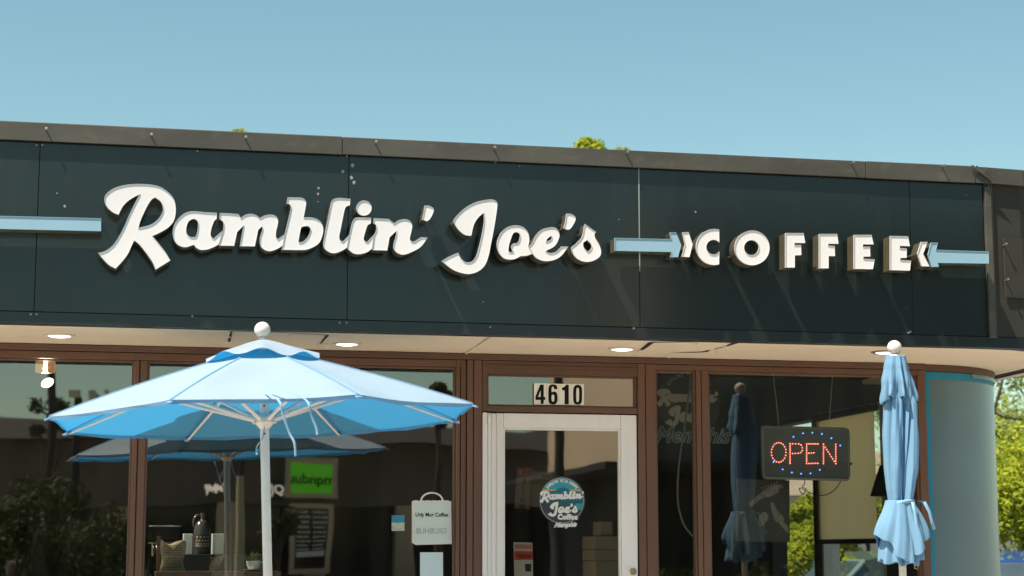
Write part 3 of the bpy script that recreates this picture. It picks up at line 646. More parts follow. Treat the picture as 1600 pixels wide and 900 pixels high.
# ------------------------------------------------------------------ open umbrella
def umbrella_open():
    hub = P(413, 655, -1.68)
    ax = (RT*(-0.043) + Vector((math.sin(TH), math.cos(TH), 0))*0.016 + Vector((0,0,1))).normalized()
    base = hub - ax*(hub.z/ax.z)
    rt_ = Matrix.Rotation(R(7.7), 3, 'Z') @ RT; ex = (rt_ - ax*rt_.dot(ax)).normalized(); ey = ax.cross(ex)
    mt = Matrix(((ex.x,ey.x,ax.x),(ex.y,ey.y,ax.y),(ex.z,ey.z,ax.z))).to_4x4()
    root = thing('patio_umbrella', 'open light blue canvas umbrella tilted over a cream pole', 'umbrella', base, 'light blue patio umbrellas')
    root.rotation_euler = mt.to_euler()
    zero = thing('tmp','x','x'); 
    L = []
    def bl(mb, name, m, par=root, **k):
        o = mb.build(name, m, None, **k); o.parent = par; return o
    bpy.data.objects.remove(zero)
    hz = (hub-base).length
    Ro, zr, za = 1.10, hz+0.005, hz+0.367            # rim radius and heights in the umbrella's own frame
    def canopy_pt(k, u, v):                            # sector k, across u, radial v (0 centre..1 rim)
        a0 = R(22.5+45*k); a1 = a0+R(45)
        r = Ro*v
        z = za-(za-zr)*(0.86*v+0.14*v**2.2)
        p = Vector((math.cos(a0), math.sin(a0)))*(1-u)+Vector((math.cos(a1), math.sin(a1)))*u
        sag = 4*u*(1-u)
        p = p*r*(1-0.022*sag*v)
        wr = 0.004*math.sin(9*v+k*2.1+u*5)*sag*v
        return Vector((p.x, p.y, z-0.030*sag*v*(1.25-v)+wr))
    top = MB(); nu, nv = 8, 14
    for k in range(8):
        vs = []; fs = []
        for j in range(nv+1):
            for i in range(nu+1): vs.append(canopy_pt(k, i/nu, 0.06+0.94*j/nv))
        for j in range(nv):
            for i in range(nu): a = j*(nu+1)+i; fs.append((a, a+1, a+nu+2, a+nu+1))
        top.add(vs, fs)
    o = bl(top, 'canopy', M['fabric2']); bmw(o); 
    # folded hem
    hem = MB()
    for k in range(8):
        pts = [canopy_pt(k, i/nu, 1.0) for i in range(nu+1)]; low = [p+Vector((p.x*-0.006,p.y*-0.006,-0.016+0.004*math.sin(i*1.7+k))) for i, p in enumerate(pts)]
        hem.add(pts+low, [(i,i+1,nu+2+i,nu+1+i) for i in range(nu)])
    h = bl(hem, 'hem', M['fabric'], o)
    # vent flap on top
    vent = MB(); n = 96; rows = 8
    vs = []; fs = []
    for j in range(rows+1):
        v = j/rows
        for i in range(n):
            a = 2*math.pi*i/n; kk = ((a-R(22.5))/(math.pi/4)) % 1.0
            oct_ = math.cos(R(22.5))/math.cos(R(22.5)-R(45)*kk)
            scal = abs(math.sin(math.pi*kk))**2*1.6
            r = 0.03+0.275*v*oct_; z = hz+0.405-0.085*v**1.1
            z += v*v*(0.020*scal + 0.009*math.sin(a*3+1))-0.004
            vs.append(Vector((r*math.cos(a), r*math.sin(a), z-0.026*v*v)))
    for j in range(rows):
        for i in range(n): fs.append((j*n+i, j*n+(i+1) % n, (j+1)*n+(i+1) % n, (j+1)*n+i))
    vent.add(vs, fs); bl(vent, 'vent_flap', M['fabric2'], o, smooth=True)
    for k in range(8):
        mb = MB(); vs = []
        for j in range(15):
            v = 0.24+0.755*j/14; p = canopy_pt(k,0,v); a_ = R(22.5+45*k); sd = Vector((-math.sin(a_), math.cos(a_), 0))*0.0065
            vs += [p-sd+Vector((0,0,0.0015)), p+Vector((0,0,0.004)), p+sd+Vector((0,0,0.0015))]
        mb.add(vs, [f for j in range(14) for f in ((3*j,3*j+1,3*j+4,3*j+3),(3*j+1,3*j+2,3*j+5,3*j+4))]); bl(mb, 'seam', M['fabric'], o, smooth=True)
        a_ = R(22.5+45*k); p = canopy_pt(k,0,0.995); mb = MB(); mb.boxm(Matrix.Translation(p+Vector((0,0,-0.012))) @ Matrix.Rotation(a_,4,'Z') @ Matrix.Rotation(0.3,4,'Y'), 0.05,0.028,0.010); bl(mb, 'rib_pocket', M['fabric'], o, bevel=0.004)
    # ribs and struts
    for k in range(8):
        a = R(22.5+45*k); p0 = Vector((0.03*math.cos(a), 0.03*math.sin(a), za-0.035)); p1 = canopy_pt(k,0,0.985)-Vector((0,0,0.016))
        mb = MB(); mb.tube([p0, p0.lerp(p1,0.5)-Vector((0,0,0.004)), p1], [0.009,0.008,0.006], 6); rb = bl(mb, 'rib', M['cream'])
        q = p0.lerp(p1, 0.52)-Vector((0,0,0.008)); s0 = Vector((0.035*math.cos(a), 0.035*math.sin(a), hz-0.01))
        mb = MB(); mb.tube([s0, q], [0.010,0.009], 6); bl(mb, 'strut', M['cream'], rb)
    mb = MB(); mb.lathe([(0.024,hz-0.05),(0.036,hz-0.035),(0.050,hz-0.02),(0.050,hz+0.005),(0.040,hz+0.018),(0.026,hz+0.02)], (0,0,0), 16)
    for k in range(8):
        a = R(22.5+45*k); mb.boxm(Matrix.Translation((0.048*math.cos(a),0.048*math.sin(a),hz-0.006)) @ Matrix.Rotation(a,4,'Z'), 0.028,0.022,0.03)
    rn = bl(mb, 'runner', M['cream'], auto=True)
    mb = MB(); mb.tube([(0.0,-0.052,hz-0.04),(-0.01,-0.058,hz-0.10),(-0.03,-0.058,hz-0.125),(-0.045,-0.055,hz-0.15),(-0.03,-0.05,hz-0.16),(-0.02,-0.052,hz-0.13)],0.003,5); mb.lathe([(0.004,0),(0.007,0.004),(0.004,0.03)],(-0.042,-0.055,hz-0.18),8); bl(mb, 'pull_chain', M['chrome'], rn)
    mb = MB(); mb.lathe([(0.023,0),(0.023,hz+0.39)], (0,0,0), 20); pl = bl(mb, 'pole', M['cream'], auto=True)
    mb = MB()
    for zz in (hz+0.065, hz-0.075): mb.lathe([(0.004,0),(0.005,0.002),(0.0,0.003)], (0,-0.0228,zz), 8, axis=(0,-1,0))
    bl(mb, 'pin_hole', M['black'], pl)
    mb = MB(); zb = hz+0.455; r = 0.041
    prof = [(0.017,zb-0.062),(0.020,zb-0.04),(0.017,zb-0.036)]+[(r*math.sin(R(t)), zb-r*math.cos(R(t))) for t in range(24,181,12)]
    mb.lathe(prof, (0,0,0), 28); bl(mb, 'finial', M['cream'], smooth=True)
    # loose straps
    def strap(pts, wd=0.006):
        mb = MB(); pts = [Vector(p) for p in pts]; dense = []
        for i in range(len(pts)-1):
            p0 = pts[max(i-1,0)]; p1 = pts[i]; p2 = pts[i+1]; p3 = pts[min(i+2,len(pts)-1)]
            for t in range(6):
                t /= 6; dense.append(0.5*((2*p1)+(p2-p0)*t+(2*p0-5*p1+4*p2-p3)*t*t+(-p0+3*p1-3*p2+p3)*t**3))
        dense.append(pts[-1]); vs = []
        for i, p in enumerate(dense):
            a = 0.5*math.sin(i*0.33); s = Vector((math.cos(a), math.sin(a), 0))*wd*(1 if i > 3 else 0.7)
            vs += [p-s, p+s, p+s+Vector((0,0.0022,0)), p-s+Vector((0,0.0022,0))]
        fs = []
        for i in range(len(dense)-1):
            a = i*4; b = a+4; fs += [(a,b,b+1,a+1),(a+1,b+1,b+2,a+2),(a+2,b+2,b+3,a+3),(a+3,b+3,b,a)]
        mb.add(vs, fs+[(0,1,2,3),tuple(len(vs)-4+i for i in (3,2,1,0))])
        return mb
    inv = mt.to_3x3().transposed()
    def loc(px, py, Y): return inv @ (P(px,py,Y)-base)
    yA = -2.86
    f1 = [loc(411,607,-2.62), loc(425,618,-2.74), loc(437,628,yA), loc(443,650,yA), loc(452,676,yA), loc(460,692,yA-0.01), loc(462,713,yA)]
    f2 = [loc(420,607,-2.62), loc(446,612,-2.72), loc(470,620,-2.78), loc(482,630,yA), loc(487,650,yA), loc(494,668,yA), loc(496,680,yA)]
    bl(strap(f1), 'tie_strap', M['strap'], smooth=True); bl(strap(f2), 'tie_strap', M['strap'], smooth=True)
    mb = MB(); mb.lathe([(0.24,0),(0.25,0.03),(0.22,0.06),(0.05,0.09),(0.035,0.3),(0.028,0.32)], (0,0,0), 28); bl(mb, 'base', M['black'], auto=True)
    return root
def bmw(o):
    bm = bmesh.new(); bm.from_mesh(o.data); bmesh.ops.remove_doubles(bm, verts=bm.verts, dist=0.0005)
    for f in bm.faces: f.smooth = True
    for e in bm.edges: e.smooth = True
    bm.to_mesh(o.data); bm.free()
umbrella_open()

# ------------------------------------------------------------------ closed umbrella
def umbrella_closed():
    Yc = -1.34; top = P(1398,556,Yc); bx = P(1409,880,Yc); base = Vector((bx.x+0.012, Yc, 0))
    root = thing('patio_umbrella', 'closed light blue canvas umbrella tied at the waist beside the blue corner wall', 'umbrella', base, 'light blue patio umbrellas')
    lean = (top.x-base.x)/top.z
    def ax(z): return Vector((base.x+lean*z, Yc, z))
    def wid(y, x0, x1): a = P(x0,y,Yc); b = P(x1,y,Yc); return (a.z, (a.x+b.x)/2, (b.x-a.x)/2)
    def interp(tab, z):
        tab = sorted(tab)
        if z <= tab[0][0]: return tab[0][1:]
        for a, b in zip(tab, tab[1:]):
            if z <= b[0]:
                t = (z-a[0])/(b[0]-a[0]); t = t*t*(3-2*t)*0.5+t*0.5; return tuple(a[i]+(b[i]-a[i])*t for i in (1,2))
        return tab[-1][1:]
    def pleat(tab, z0, z1, nf, depth, sharp, seed, zig=0.0, grooves=(), n=300, m=70, twist=0.0, dgrow=None):
        rr_ = random.Random(seed); ph = [rr_.uniform(0,6.28) for _ in range(8)]; amp = [rr_.uniform(.5,1) for _ in range(8)]
        vs = []; fs = []
        for j in range(m+1):
            t = j/m
            for i in range(n):
                a = 2*math.pi*i/n
                b = a + 0.22*math.sin(2*a+ph[1]) + 0.13*math.sin(3*a+ph[2]) + twist*t + 0.10*math.sin(5*t+ph[3])*math.sin(a+ph[6])
                f = math.sin(nf*b+ph[0]); f = math.copysign(abs(f)**sharp, f)*0.55
                for (ga, gw, gd, dr) in grooves:
                    da = (a-R(ga+dr*t)+math.pi) % (2*math.pi)-math.pi
                    f -= gd*math.exp(-(da/R(gw))**2)*2.2
                g = 0.35*math.sin((2*nf+1)*b+ph[4]+2*t)+0.15*math.sin(23*a+6*t+ph[5])
                zz = z1+(z0-z1)*t
                c_, hw = interp(tab, zz)
                d = depth*(dgrow(t) if dgrow else 1)
                k = 1-d*0.5+d*0.5*(f+g*0.5)*(0.7+0.3*math.sin(a*1.0+ph[7]))
                zz2 = zz + zig*t**6*(math.sin(nf*b*1.0+ph[0])*0.6+0.6*math.sin(2*a+ph[2]))
                vs.append(Vector((c_+hw*k*math.cos(a), Yc+hw*k*0.92*math.sin(a), zz2)))
        for j in range(m):
            for i in range(n): fs.append((j*n+i, j*n+(i+1) % n, (j+1)*n+(i+1) % n, (j+1)*n+i))
        mb = MB(); mb.add(vs, fs); return mb
    W = [wid(556,1384,1414), wid(575,1379,1420), wid(600,1371,1431), wid(622,1363,1440)]
    zf0 = P(1400,627,Yc).z
    f = pleat(W, zf0, W[0][0], 5, 0.40, 0.9, 11, zig=0.020, grooves=[(-108,10,.55,4),(-72,9,.6,-3),(-32,9,.5,5),(-150,10,.45,0),(40,12,.5,0),(110,12,.5,0)], m=36, dgrow=lambda t: 0.2+1.5*t).build('vent_flap', M['fabric'], root, smooth=True); thick(f)
    B = [wid(600,1385,1420), wid(630,1376,1436), wid(680,1374,1438), wid(730,1377,1436), wid(760,1381,1432), wid(778,1384,1430), wid(785,1385,1428)]
    z1 = P(1400,600,Yc).z; z0 = P(1400,787,Yc).z
    c = pleat(B, z0, z1, 4, 0.50, 0.85, 5, grooves=[(-84,7,.85,-6),(-60,6,.6,-22),(-118,8,.42,22),(-25,8,.7,8),(-160,9,.6,-10),(30,12,.7,0),(100,12,.7,0)], m=70, twist=0.3, dgrow=lambda t: 1.0-0.15*t).build('canopy', M['fabric'], root, smooth=True)
    pz = lambda y: P(1405,y,Yc).z
    pw = (P(1415,830,Yc).x-P(1405,830,Yc).x)/10
    def skirt(name, hem, rad, cx0, cx1, nf, gr, seed, par, z_top=782, n=320, m=56):
        rr_ = random.Random(seed); ph = [rr_.uniform(0,6.28) for _ in range(8)]; vs = []; fs = []
        for j in range(m+1):
            t = j/m
            for i in range(n):
                a = 2*math.pi*i/n; da0 = math.degrees(a) % 360
                # hem height by direction
                for (a0,y0),(a1,y1) in zip(hem, hem[1:]):
                    if a0 <= da0 <= a1: u = (da0-a0)/(a1-a0); u = u*u*(3-2*u); yh = y0+(y1-y0)*u; break
                zt_ = pz(z_top); zz = zt_+(pz(yh)-zt_)*t
                f = 0.5*math.sin(nf*a+ph[0]+0.8*t)+0.25*math.sin((2*nf+1)*a+ph[1]+1.5*t)+0.10*math.sin(19*a+ph[2]+5*t)
                for (ga, gw, gd, dr) in gr:
                    d_ = (a-R(ga+dr*t)+math.pi) % (2*math.pi)-math.pi; f -= gd*2.0*math.exp(-(d_/R(gw))**2)
                rr2_ = (rad[0]+(rad[1]-rad[0])*math.sin(t*math.pi/2*0.95)**1.15)*pw
                k = 1+(0.07+0.25*t)*(f-0.2)*0.55
                fl = 1.0+0.10*abs(math.cos(a))**3*t
                vs.append(Vector((P(cx0+(cx1-cx0)*t,830,Yc).x+rr2_*k*fl*math.cos(a), Yc+rr2_*k*0.9*math.sin(a), zz)))
        for j in range(m):
            for i in range(n): fs.append((j*n+i, j*n+(i+1) % n, (j+1)*n+(i+1) % n, (j+1)*n+i))
        mb = MB(); mb.add(vs, fs); o = mb.build(name, M['fabric'], par, smooth=True); thick(o, 0.004); return o
    skirt('skirt', [(0,838),(40,862),(90,868),(140,862),(180,836),(215,846),(240,872),(262,878),(285,868),(312,852),(345,834),(360,838)], (21,39), 1407, 1410, 3, [(-84,9,.7,4),(-48,8,.75,10),(-66,6,.35,16),(-120,9,.35,-16),(-18,9,.5,0),(-165,9,.3,0),(60,12,.6,0),(110,12,.6,0)], 9, c)
    skirt('inner_fold', [(0,872),(60,880),(120,880),(180,874),(210,882),(235,878),(250,885),(275,880),(300,884),(330,876),(360,872)], (19,31), 1407, 1407, 5, [(-70,7,.6,6),(-100,7,.6,-4),(-35,8,.6,5),(-140,8,.6,0),(40,12,.5,0),(120,12,.5,0)], 21, c, z_top=795)
    zt = P(1400,785,Yc).z; cc, hw = interp(B, zt)
    mb = MB(); pts = [(cc+(hw*0.97)*math.cos(a), Yc+(hw*0.93)*math.sin(a), zt+0.004*math.sin(3*a)+0.012*math.cos(a)) for a in [2*math.pi*i/40 for i in range(41)]]
    vs = []; 
    for p in pts: vs += [(p[0],p[1],p[2]-0.010),(p[0],p[1],p[2]+0.010)]
    mb.add(vs, [(2*i,2*i+2,2*i+3,2*i+1) for i in range(40)])
    a = Vector((P(1417,786,Yc).x, Yc-hw*0.95, zt))
    tail = [a, a+Vector((0.006,-0.012,-0.05)), a+Vector((0.012,-0.02,-0.12)), a+Vector((0.016,-0.03,-0.19)), a+Vector((0.018,-0.034,-0.235))]
    v2 = []
    for p in tail: v2 += [p-Vector((0.010,0,0)), p+Vector((0.010,0.002,0))]
    mb.add(v2, [(2*i,2*i+1,2*i+3,2*i+2) for i in range(4)])
    b = Vector((P(1432,786,Yc).x, Yc-0.02, zt+0.01)); lp = [b, b+Vector((0.03,-0.02,-0.01)), b+Vector((0.055,-0.025,-0.06)), b+Vector((0.07,-0.025,-0.12)), b+Vector((0.085,-0.02,-0.16))]
    v3 = []
    for p in lp: v3 += [p-Vector((0.009,0,0.004)), p+Vector((0.009,0.002,0.004))]
    mb.add(v3, [(2*i,2*i+1,2*i+3,2*i+2) for i in range(4)])
    o = mb.build('tie_strap', M['strap'], root, smooth=True); thick(o, 0.002)
    mb = MB(); mb.tube([ax(0), ax(top.z+0.01)], 0.021, 18); mb.build('pole', M['cream'], root, auto=True)
    bc = P(1397.5,543,Yc); r = 0.041
    mb = MB(); mb.lathe([(0.034,-0.062),(0.036,-0.05),(0.026,-0.042),(0.018,-0.036)]+[(r*math.sin(R(t)), -r*math.cos(R(t))) for t in range(24,181,12)], bc, 28); mb.build('finial', M['cream'], root, smooth=True)
    q = P(1432,885,Yc); mb = MB(); mb.tube([q+Vector((0,0,0.05)), q+Vector((0.012,0,0.01)), q+Vector((0.005,0,-0.015)), q+Vector((-0.012,0,-0.01)), q+Vector((-0.008,0,0.015))], 0.004, 6); mb.build('pull_ring', M['brass'], root)
    mb = MB(); mb.lathe([(0.24,0),(0.25,0.03),(0.22,0.06),(0.05,0.09),(0.035,0.3),(0.028,0.32)], base, 28); mb.build('base', M['black'], root, auto=True)
def thick(o, t=0.0025):
    s = o.modifiers.new('solid', 'SOLIDIFY'); s.thickness = t; s.offset = 0
umbrella_closed()

# ------------------------------------------------------------------ house number
hn = thing('house_number', 'white plaque with black digits 4610 on the transom glass', 'house number', (P(871,632,-0.02).x, -0.02, P(871,632,-0.02).z))
def J(*p): return [(820+a[0]/14.545, 590+a[1]/14.545)+tuple(a[2:]) for a in p]
yn = -0.031
tile = [205,492,775,1052,1345]
mb = MB()
for i in range(4):
    q = [P(*J((x,y))[0], yn) for x, y in ((tile[i]+3,130+6*i),(tile[i+1]-2,133+6*i),(tile[i+1]-2,617+2*i),(tile[i]+3,615+2*i))]
    mb.add([v for v in q]+[v+Vector((0,0.002,0)) for v in q], [(0,1,2,3),(0,4,5,1),(1,5,6,2),(2,6,7,3),(3,7,4,0)])
mb.build('plaque', M['plaque'], hn)
digs = [[J((350,160,1),(430,160,1),(430,440,1),(465,440,1),(465,508,1),(430,508,1),(430,595,1),(360,595,1),(360,508,1),(242,508,1),(242,430,1)), J((360,285,1),(300,440,1),(360,440,1))],
 [J((735,265,1),(735,210),(705,168),(640,155),(575,170),(542,230),(535,400),(542,540),(575,595),(640,612),(705,595),(742,530),(742,420),(722,345),(680,318),(608,332,1),(608,250),(620,215),(640,205),(660,220),(668,265,1)), J((640,385),(665,400),(672,460),(665,530),(640,548),(615,530),(607,460),(615,400))],
 [J((940,165,1),(1000,165,1),(1000,605,1),(905,605,1),(905,290,1),(848,290,1),(845,235,1),(900,210,1))],
 [J((1200,165),(1270,190),(1300,260),(1302,400),(1298,530),(1265,595),(1200,612),(1135,595),(1105,530),(1100,400),(1105,260),(1135,190)), J((1200,230),(1225,245),(1235,300),(1237,400),(1232,500),(1222,545),(1200,555),(1178,545),(1170,500),(1168,400),(1170,300),(1178,245))]]
for d in digs:
    mb = MB(); lp = to_plane([sm(l) for l in d], yn-0.0015); fill(mb, lp, lambda p: Vector((p.x, yn-0.0015, p.y))); mb.build('digit', M['ink'], hn)

# ------------------------------------------------------------------ signs on the glass
def word_shapes(keys):
    """sign outlines flattened to metres on the fascia plane"""
    return [to_plane(S[k], YL) for k in keys]
W1 = word_shapes(['R','a','m','b','l','i','dot','n','ap']); W2 = word_shapes(['J','o','e','ap2','s'])
def bbox(ws):
    xs = [p.x for g in ws for l in g for p in l]; ys = [p.y for g in ws for l in g for p in l]; return min(xs), max(xs), min(ys), max(ys)
def put_word(mb, ws, cx_, cz_, width, Y, slope=0.0, fat=0.0):
    x0,x1,y0,y1 = bbox(ws); s = width/(x1-x0); mx_ = (x0+x1)/2; my = (y0+y1)/2
    for g in ws:
        fn = lambda p: Vector((cx_+(p.x-mx_)*s, Y, cz_+(p.y-my)*s+slope*(p.x-mx_)*s))
        fill(mb, g, fn)
        if fat:
            for l in g:
                q = inset(l, -fat/s); N = len(l); off = Vector((0, -0.0002, 0))
                mb.add([fn(p)+off for p in l]+[fn(p)+off for p in q], [(i,(i+1)%N,N+(i+1)%N,N+i) for i in range(N)])
# round logo sticker on the door
ys = -0.0215
lc = P(878,782,ys); lr = 0.148
logo = thing('logo_sticker', 'round teal and black logo sticker with white script on the door glass', 'sticker', (lc.x, ys, lc.z-lr))
def disc(mb, r, y, x=0, z=0, n=64): mb.add([(lc.x+x+r*math.cos(6.28318*i/n), y, lc.z+z+r*math.sin(6.28318*i/n)) for i in range(n)], [tuple(range(n))])
mb = MB(); disc(mb, lr, ys-0.0005); mb.build('backing', mat('logo_charcoal', (0.018,0.019,0.022), 0.5), logo)
mb = MB(); disc(mb, lr*0.925, ys-0.0010); disc(mb, lr*0.0, ys); 
mb = MB(); mb.add([(lc.x+lr*rr_*math.cos(6.28318*i/64), ys-0.001, lc.z+lr*rr_*math.sin(6.28318*i/64)) for rr_ in (0.935,0.915) for i in range(64)], [(i,(i+1)%64,64+(i+1)%64,64+i) for i in range(64)])
mb.build('ring', M['ink_grey'], logo)
def band(f0, f1, y, r=0.91, n=24):
    """slice of the disc between two height functions of x in -1..1"""
    vs = []; 
    for i in range(n+1):
        x = -r+2*r*i/n; h = math.sqrt(max(0, r*r-x*x)); a = max(-h, min(h, f0(x))); b = max(-h, min(h, f1(x)))
        vs += [(lc.x+x*lr, y, lc.z+a*lr), (lc.x+x*lr, y, lc.z+b*lr)]
    m_ = MB(); m_.add(vs, [(2*i,2*i+2,2*i+3,2*i+1) for i in range(n)]); return m_
pic = MB()
cols = []
def badd(f0, f1, y, col):
    m_ = band(f0, f1, y); pic.cur = len(cols); pic.add(m_.v, m_.f); cols.append(mat('logo_colour', col, 0.5, var=0.03))
badd(lambda x: -2, lambda x: -0.30+0.35*x*x-0.1*x, ys-0.0012, (0.028,0.030,0.045))
badd(lambda x: -0.30+0.35*x*x-0.1*x, lambda x: 0.02, ys-0.0012, (0.010,0.080,0.095))
badd(lambda x: 0.02, lambda x: 0.40, ys-0.0012, (0.008,0.135,0.215))
badd(lambda x: 0.40, lambda x: 2, ys-0.0012, (0.02,0.28,0.36))
badd(lambda x: 0.30+0.02*math.sin(9*x) if x < -0.12 else 0.5, lambda x: 0.45 if x < -0.12 else 0.5, ys-0.0016, (0.62,0.30,0.07))
badd(lambda x: 0.36-0.15*max(0,x-0.25) if x > 0.20 else 0.5, lambda x: 0.46 if x > 0.20 else 0.5, ys-0.0016, (0.62,0.30,0.07))
badd(lambda x: 0.1, lambda x: 0.38+0.16*math.exp(-(x-0.05)**2*14), ys-0.0020, (0.006,0.12,0.20))
badd(lambda x: -0.38 if x > 0.55 else -0.2, lambda x: -0.12 if x > 0.55 else -0.2, ys-0.0016, (0.02,0.26,0.31))
pic.build('picture', cols, logo)
mb = MB(); put_word(mb, W1, lc.x-0.002, lc.z+0.024, 0.276, ys-0.0030, 0.03, fat=0.0016); put_word(mb, W2, lc.x+0.004, lc.z-0.052, 0.185, ys-0.0030, 0.03, fat=0.0016)
text_mesh(mb, 'Coffee', lambda p: Vector((lc.x+0.035+p.x, ys-0.0030, lc.z-0.101+p.y)), 0.042, offset=0.0032, spacing=1.1)
text_mesh(mb, 'Memphis', lambda p: Vector((lc.x+0.018+p.x, ys-0.0030, lc.z-0.148+p.y+0.04*p.x)), 0.038, offset=0.0022, shear=0.5)
mb.build('white_lettering', mat('logo_white', (0.70,0.68,0.67), 0.5, var=0.02), logo)
mb = MB(); s = 'EXPLORE YOUR HAPPY'
for i, ch in enumerate(s):
    if ch == ' ': continue
    a = R(139-98*i/(len(s)-1)); rr_ = lr*0.80; c0 = Vector((lc.x+rr_*math.cos(a), lc.z+rr_*math.sin(a)))
    ca, sa = math.cos(a-math.pi/2), math.sin(a-math.pi/2)
    text_mesh(mb, ch, lambda p: Vector((c0.x+p.x*ca-p.y*sa, ys-0.0030, c0.y+p.x*sa+p.y*ca)), 0.0245, offset=0.0012)
mb.build('arched_lettering', mat('logo_white2', (0.70,0.68,0.67), 0.5), logo)

# paper bag sign
def quad(px, Y): return [P(x,y,Y) for x, y in px]
yb = -0.018
bag = thing('paper_bag_sign', 'pale paper bag shaped sign with a handle in the window beside the door', 'sign', (P(674,851,yb).x, yb, P(674,851,yb).z))
ol = [(643.5,848),(643.5,783)]+[(645+i*57.0/24, 781.5+(1.6 if i % 4 < 2 else -0.8)*math.cos(i*math.pi/2)) for i in range(25)]+[(705,783),(706,850),(650,851.5)]
lp = to_plane([corners(ol)], yb); mb = MB(); fill(mb, lp, lambda p: Vector((p.x,yb,p.y))); mb.build('bag_edge', M['rim_pink'], bag)
lp2 = to_plane([corners([(646,847),(646,785.5),(702.5,785.5),(703.5,847.5),(650,849)])], yb-0.001); mb = MB(); fill(mb, lp2, lambda p: Vector((p.x,yb-0.001,p.y))); mb.build('bag_front', M['paper'], bag)
mb = MB(); cc = P(675,783,yb); mb.tube([(cc.x+0.066*math.cos(R(t)), yb+0.001, cc.z+0.050*math.sin(R(t))) for t in range(0,181,10)], 0.0055, 6); mb.build('bag_handle', M['rim_pink'], bag)
tc_ = P(674.5,804.5,yb); mb = MB(); text_mesh(mb, 'Ugly Mug Coffee', lambda p: Vector((tc_.x+p.x, yb-0.002, tc_.z+p.y)), 0.0335, offset=0.0007, spacing=1.02, width=0.86); mb.build('bag_lettering', M['ink'], bag)
tc2 = P(674,830,yb); mb = MB(); text_mesh(mb, 'GRUBHUB', lambda p: Vector((tc2.x-p.x, yb-0.002, tc2.z+p.y)), 0.048, offset=0.001, width=0.86); mb.build('show_through_lettering', M['ink_grey'], bag)
def card(name, label, cat, px, Y, m, group=None):
    q = quad(px, Y); mb = MB(); mb.add(q+[v+Vector((0,0.002,0)) for v in q], [(0,1,2,3),(7,6,5,4),(0,4,5,1),(1,5,6,2),(2,6,7,3),(3,7,4,0)])
    o = mb.build(name, m); return tag(o, label, cat, group)
card('paper_sheet', 'blank pale sheet of paper taped below the bag shaped sign', 'paper', [(656.5,863),(692,863),(692.5,925),(656.5,925)], -0.018, M['paper_blue'])
cd_ = thing('postcard', 'small blue and white postcard in the window left of the bag sign', 'postcard', P(622,829,-0.018))
for px, m in (([(612,805),(632,805),(632,816.5),(612,816.5)], mat('card_blue',(0.03,0.22,0.36),0.6)), ([(612,816.5),(632,816.5),(632,829.5),(612,829.5)], mat('card_pale',(0.42,0.46,0.36),0.6,var=0.3,scale=30))):
    q = quad(px, -0.018); mb = MB(); mb.add(q, [(0,1,2,3)]); mb.build('picture' , m, cd_)

# things seen through the door
def poster(name, label, px, Y, base_col, blocks=(), text=()):
    r0 = thing(name, label, 'poster', quad(px, Y)[3]); q = quad(px, Y)
    mb = MB(); mb.add(q+[v+Vector((0,0.003,0)) for v in q], [(0,1,2,3),(7,6,5,4),(0,4,5,1),(1,5,6,2),(2,6,7,3),(3,7,4,0)]); mb.build('sheet', mat(name+'_sheet', base_col, 0.7, var=0.06), r0)
    for bp, c_ in blocks:
        q = quad(bp, Y-0.002); mb = MB(); mb.add(q, [(0,1,2,3)]); mb.build('colour_block', mat(name+'_block', c_, 0.7), r0)
    for s_, x, y, h, c_, rot in text:
        t0 = P(x,y,Y-0.004); mb = MB(); cr, sr = math.cos(rot), math.sin(rot)
        text_mesh(mb, s_, lambda p: Vector((t0.x+p.x*cr-p.y*sr, Y-0.004, t0.z+p.x*sr+p.y*cr)), h, offset=0.002); mb.build('lettering', mat(name+'_ink', c_, 0.7), r0)
    return r0
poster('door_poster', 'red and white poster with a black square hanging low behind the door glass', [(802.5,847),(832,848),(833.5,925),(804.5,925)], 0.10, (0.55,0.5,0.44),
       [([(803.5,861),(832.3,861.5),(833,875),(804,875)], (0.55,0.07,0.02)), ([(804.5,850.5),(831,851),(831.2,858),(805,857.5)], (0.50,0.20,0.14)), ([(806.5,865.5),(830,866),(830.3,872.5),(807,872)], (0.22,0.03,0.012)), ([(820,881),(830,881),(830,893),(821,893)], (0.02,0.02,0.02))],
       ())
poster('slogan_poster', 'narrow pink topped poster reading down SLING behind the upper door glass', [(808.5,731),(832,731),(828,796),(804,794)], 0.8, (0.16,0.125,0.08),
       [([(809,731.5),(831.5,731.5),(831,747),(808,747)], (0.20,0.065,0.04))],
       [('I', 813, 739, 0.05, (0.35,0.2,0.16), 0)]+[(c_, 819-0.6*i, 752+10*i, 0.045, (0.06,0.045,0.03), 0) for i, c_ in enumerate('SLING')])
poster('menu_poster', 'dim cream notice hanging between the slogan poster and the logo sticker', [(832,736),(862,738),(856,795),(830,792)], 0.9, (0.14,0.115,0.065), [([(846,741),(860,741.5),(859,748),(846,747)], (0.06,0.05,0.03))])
# heart on the slogan poster and stacked boxes behind the door
for i, (x0,y0,x1,y1) in enumerate([(930,838,970,858),(930,858.7,971,876),(931,876.7,971,925)]):
    a = P(x0,y1,0.9); b = P(x1,y0,0.9); mb = MB(); mb.box((a.x,0.9,a.z),(b.x,1.25,b.z)); 
    o = mb.build('cardboard_box', mat('box_tan', (0.20,0.165,0.11), 0.8, var=0.1), bevel=0.004)
    tag(o, ['top wide cardboard box of the stack behind the door','second wide cardboard box down in the stack behind the door','lowest tall cardboard box of the stack behind the door'][i], 'box', 'boxes stacked behind the door')
a = P(938,836.8,0.95); b = P(957,815,0.95); mb = MB(); mb.box((a.x,0.95,a.z),(b.x,1.15,b.z)); tag(mb.build('cardboard_box', mat('box_tan2', (0.22,0.18,0.12), 0.8), bevel=0.004), 'small cardboard box sitting on top of the stack behind the door', 'box', 'boxes stacked behind the door')
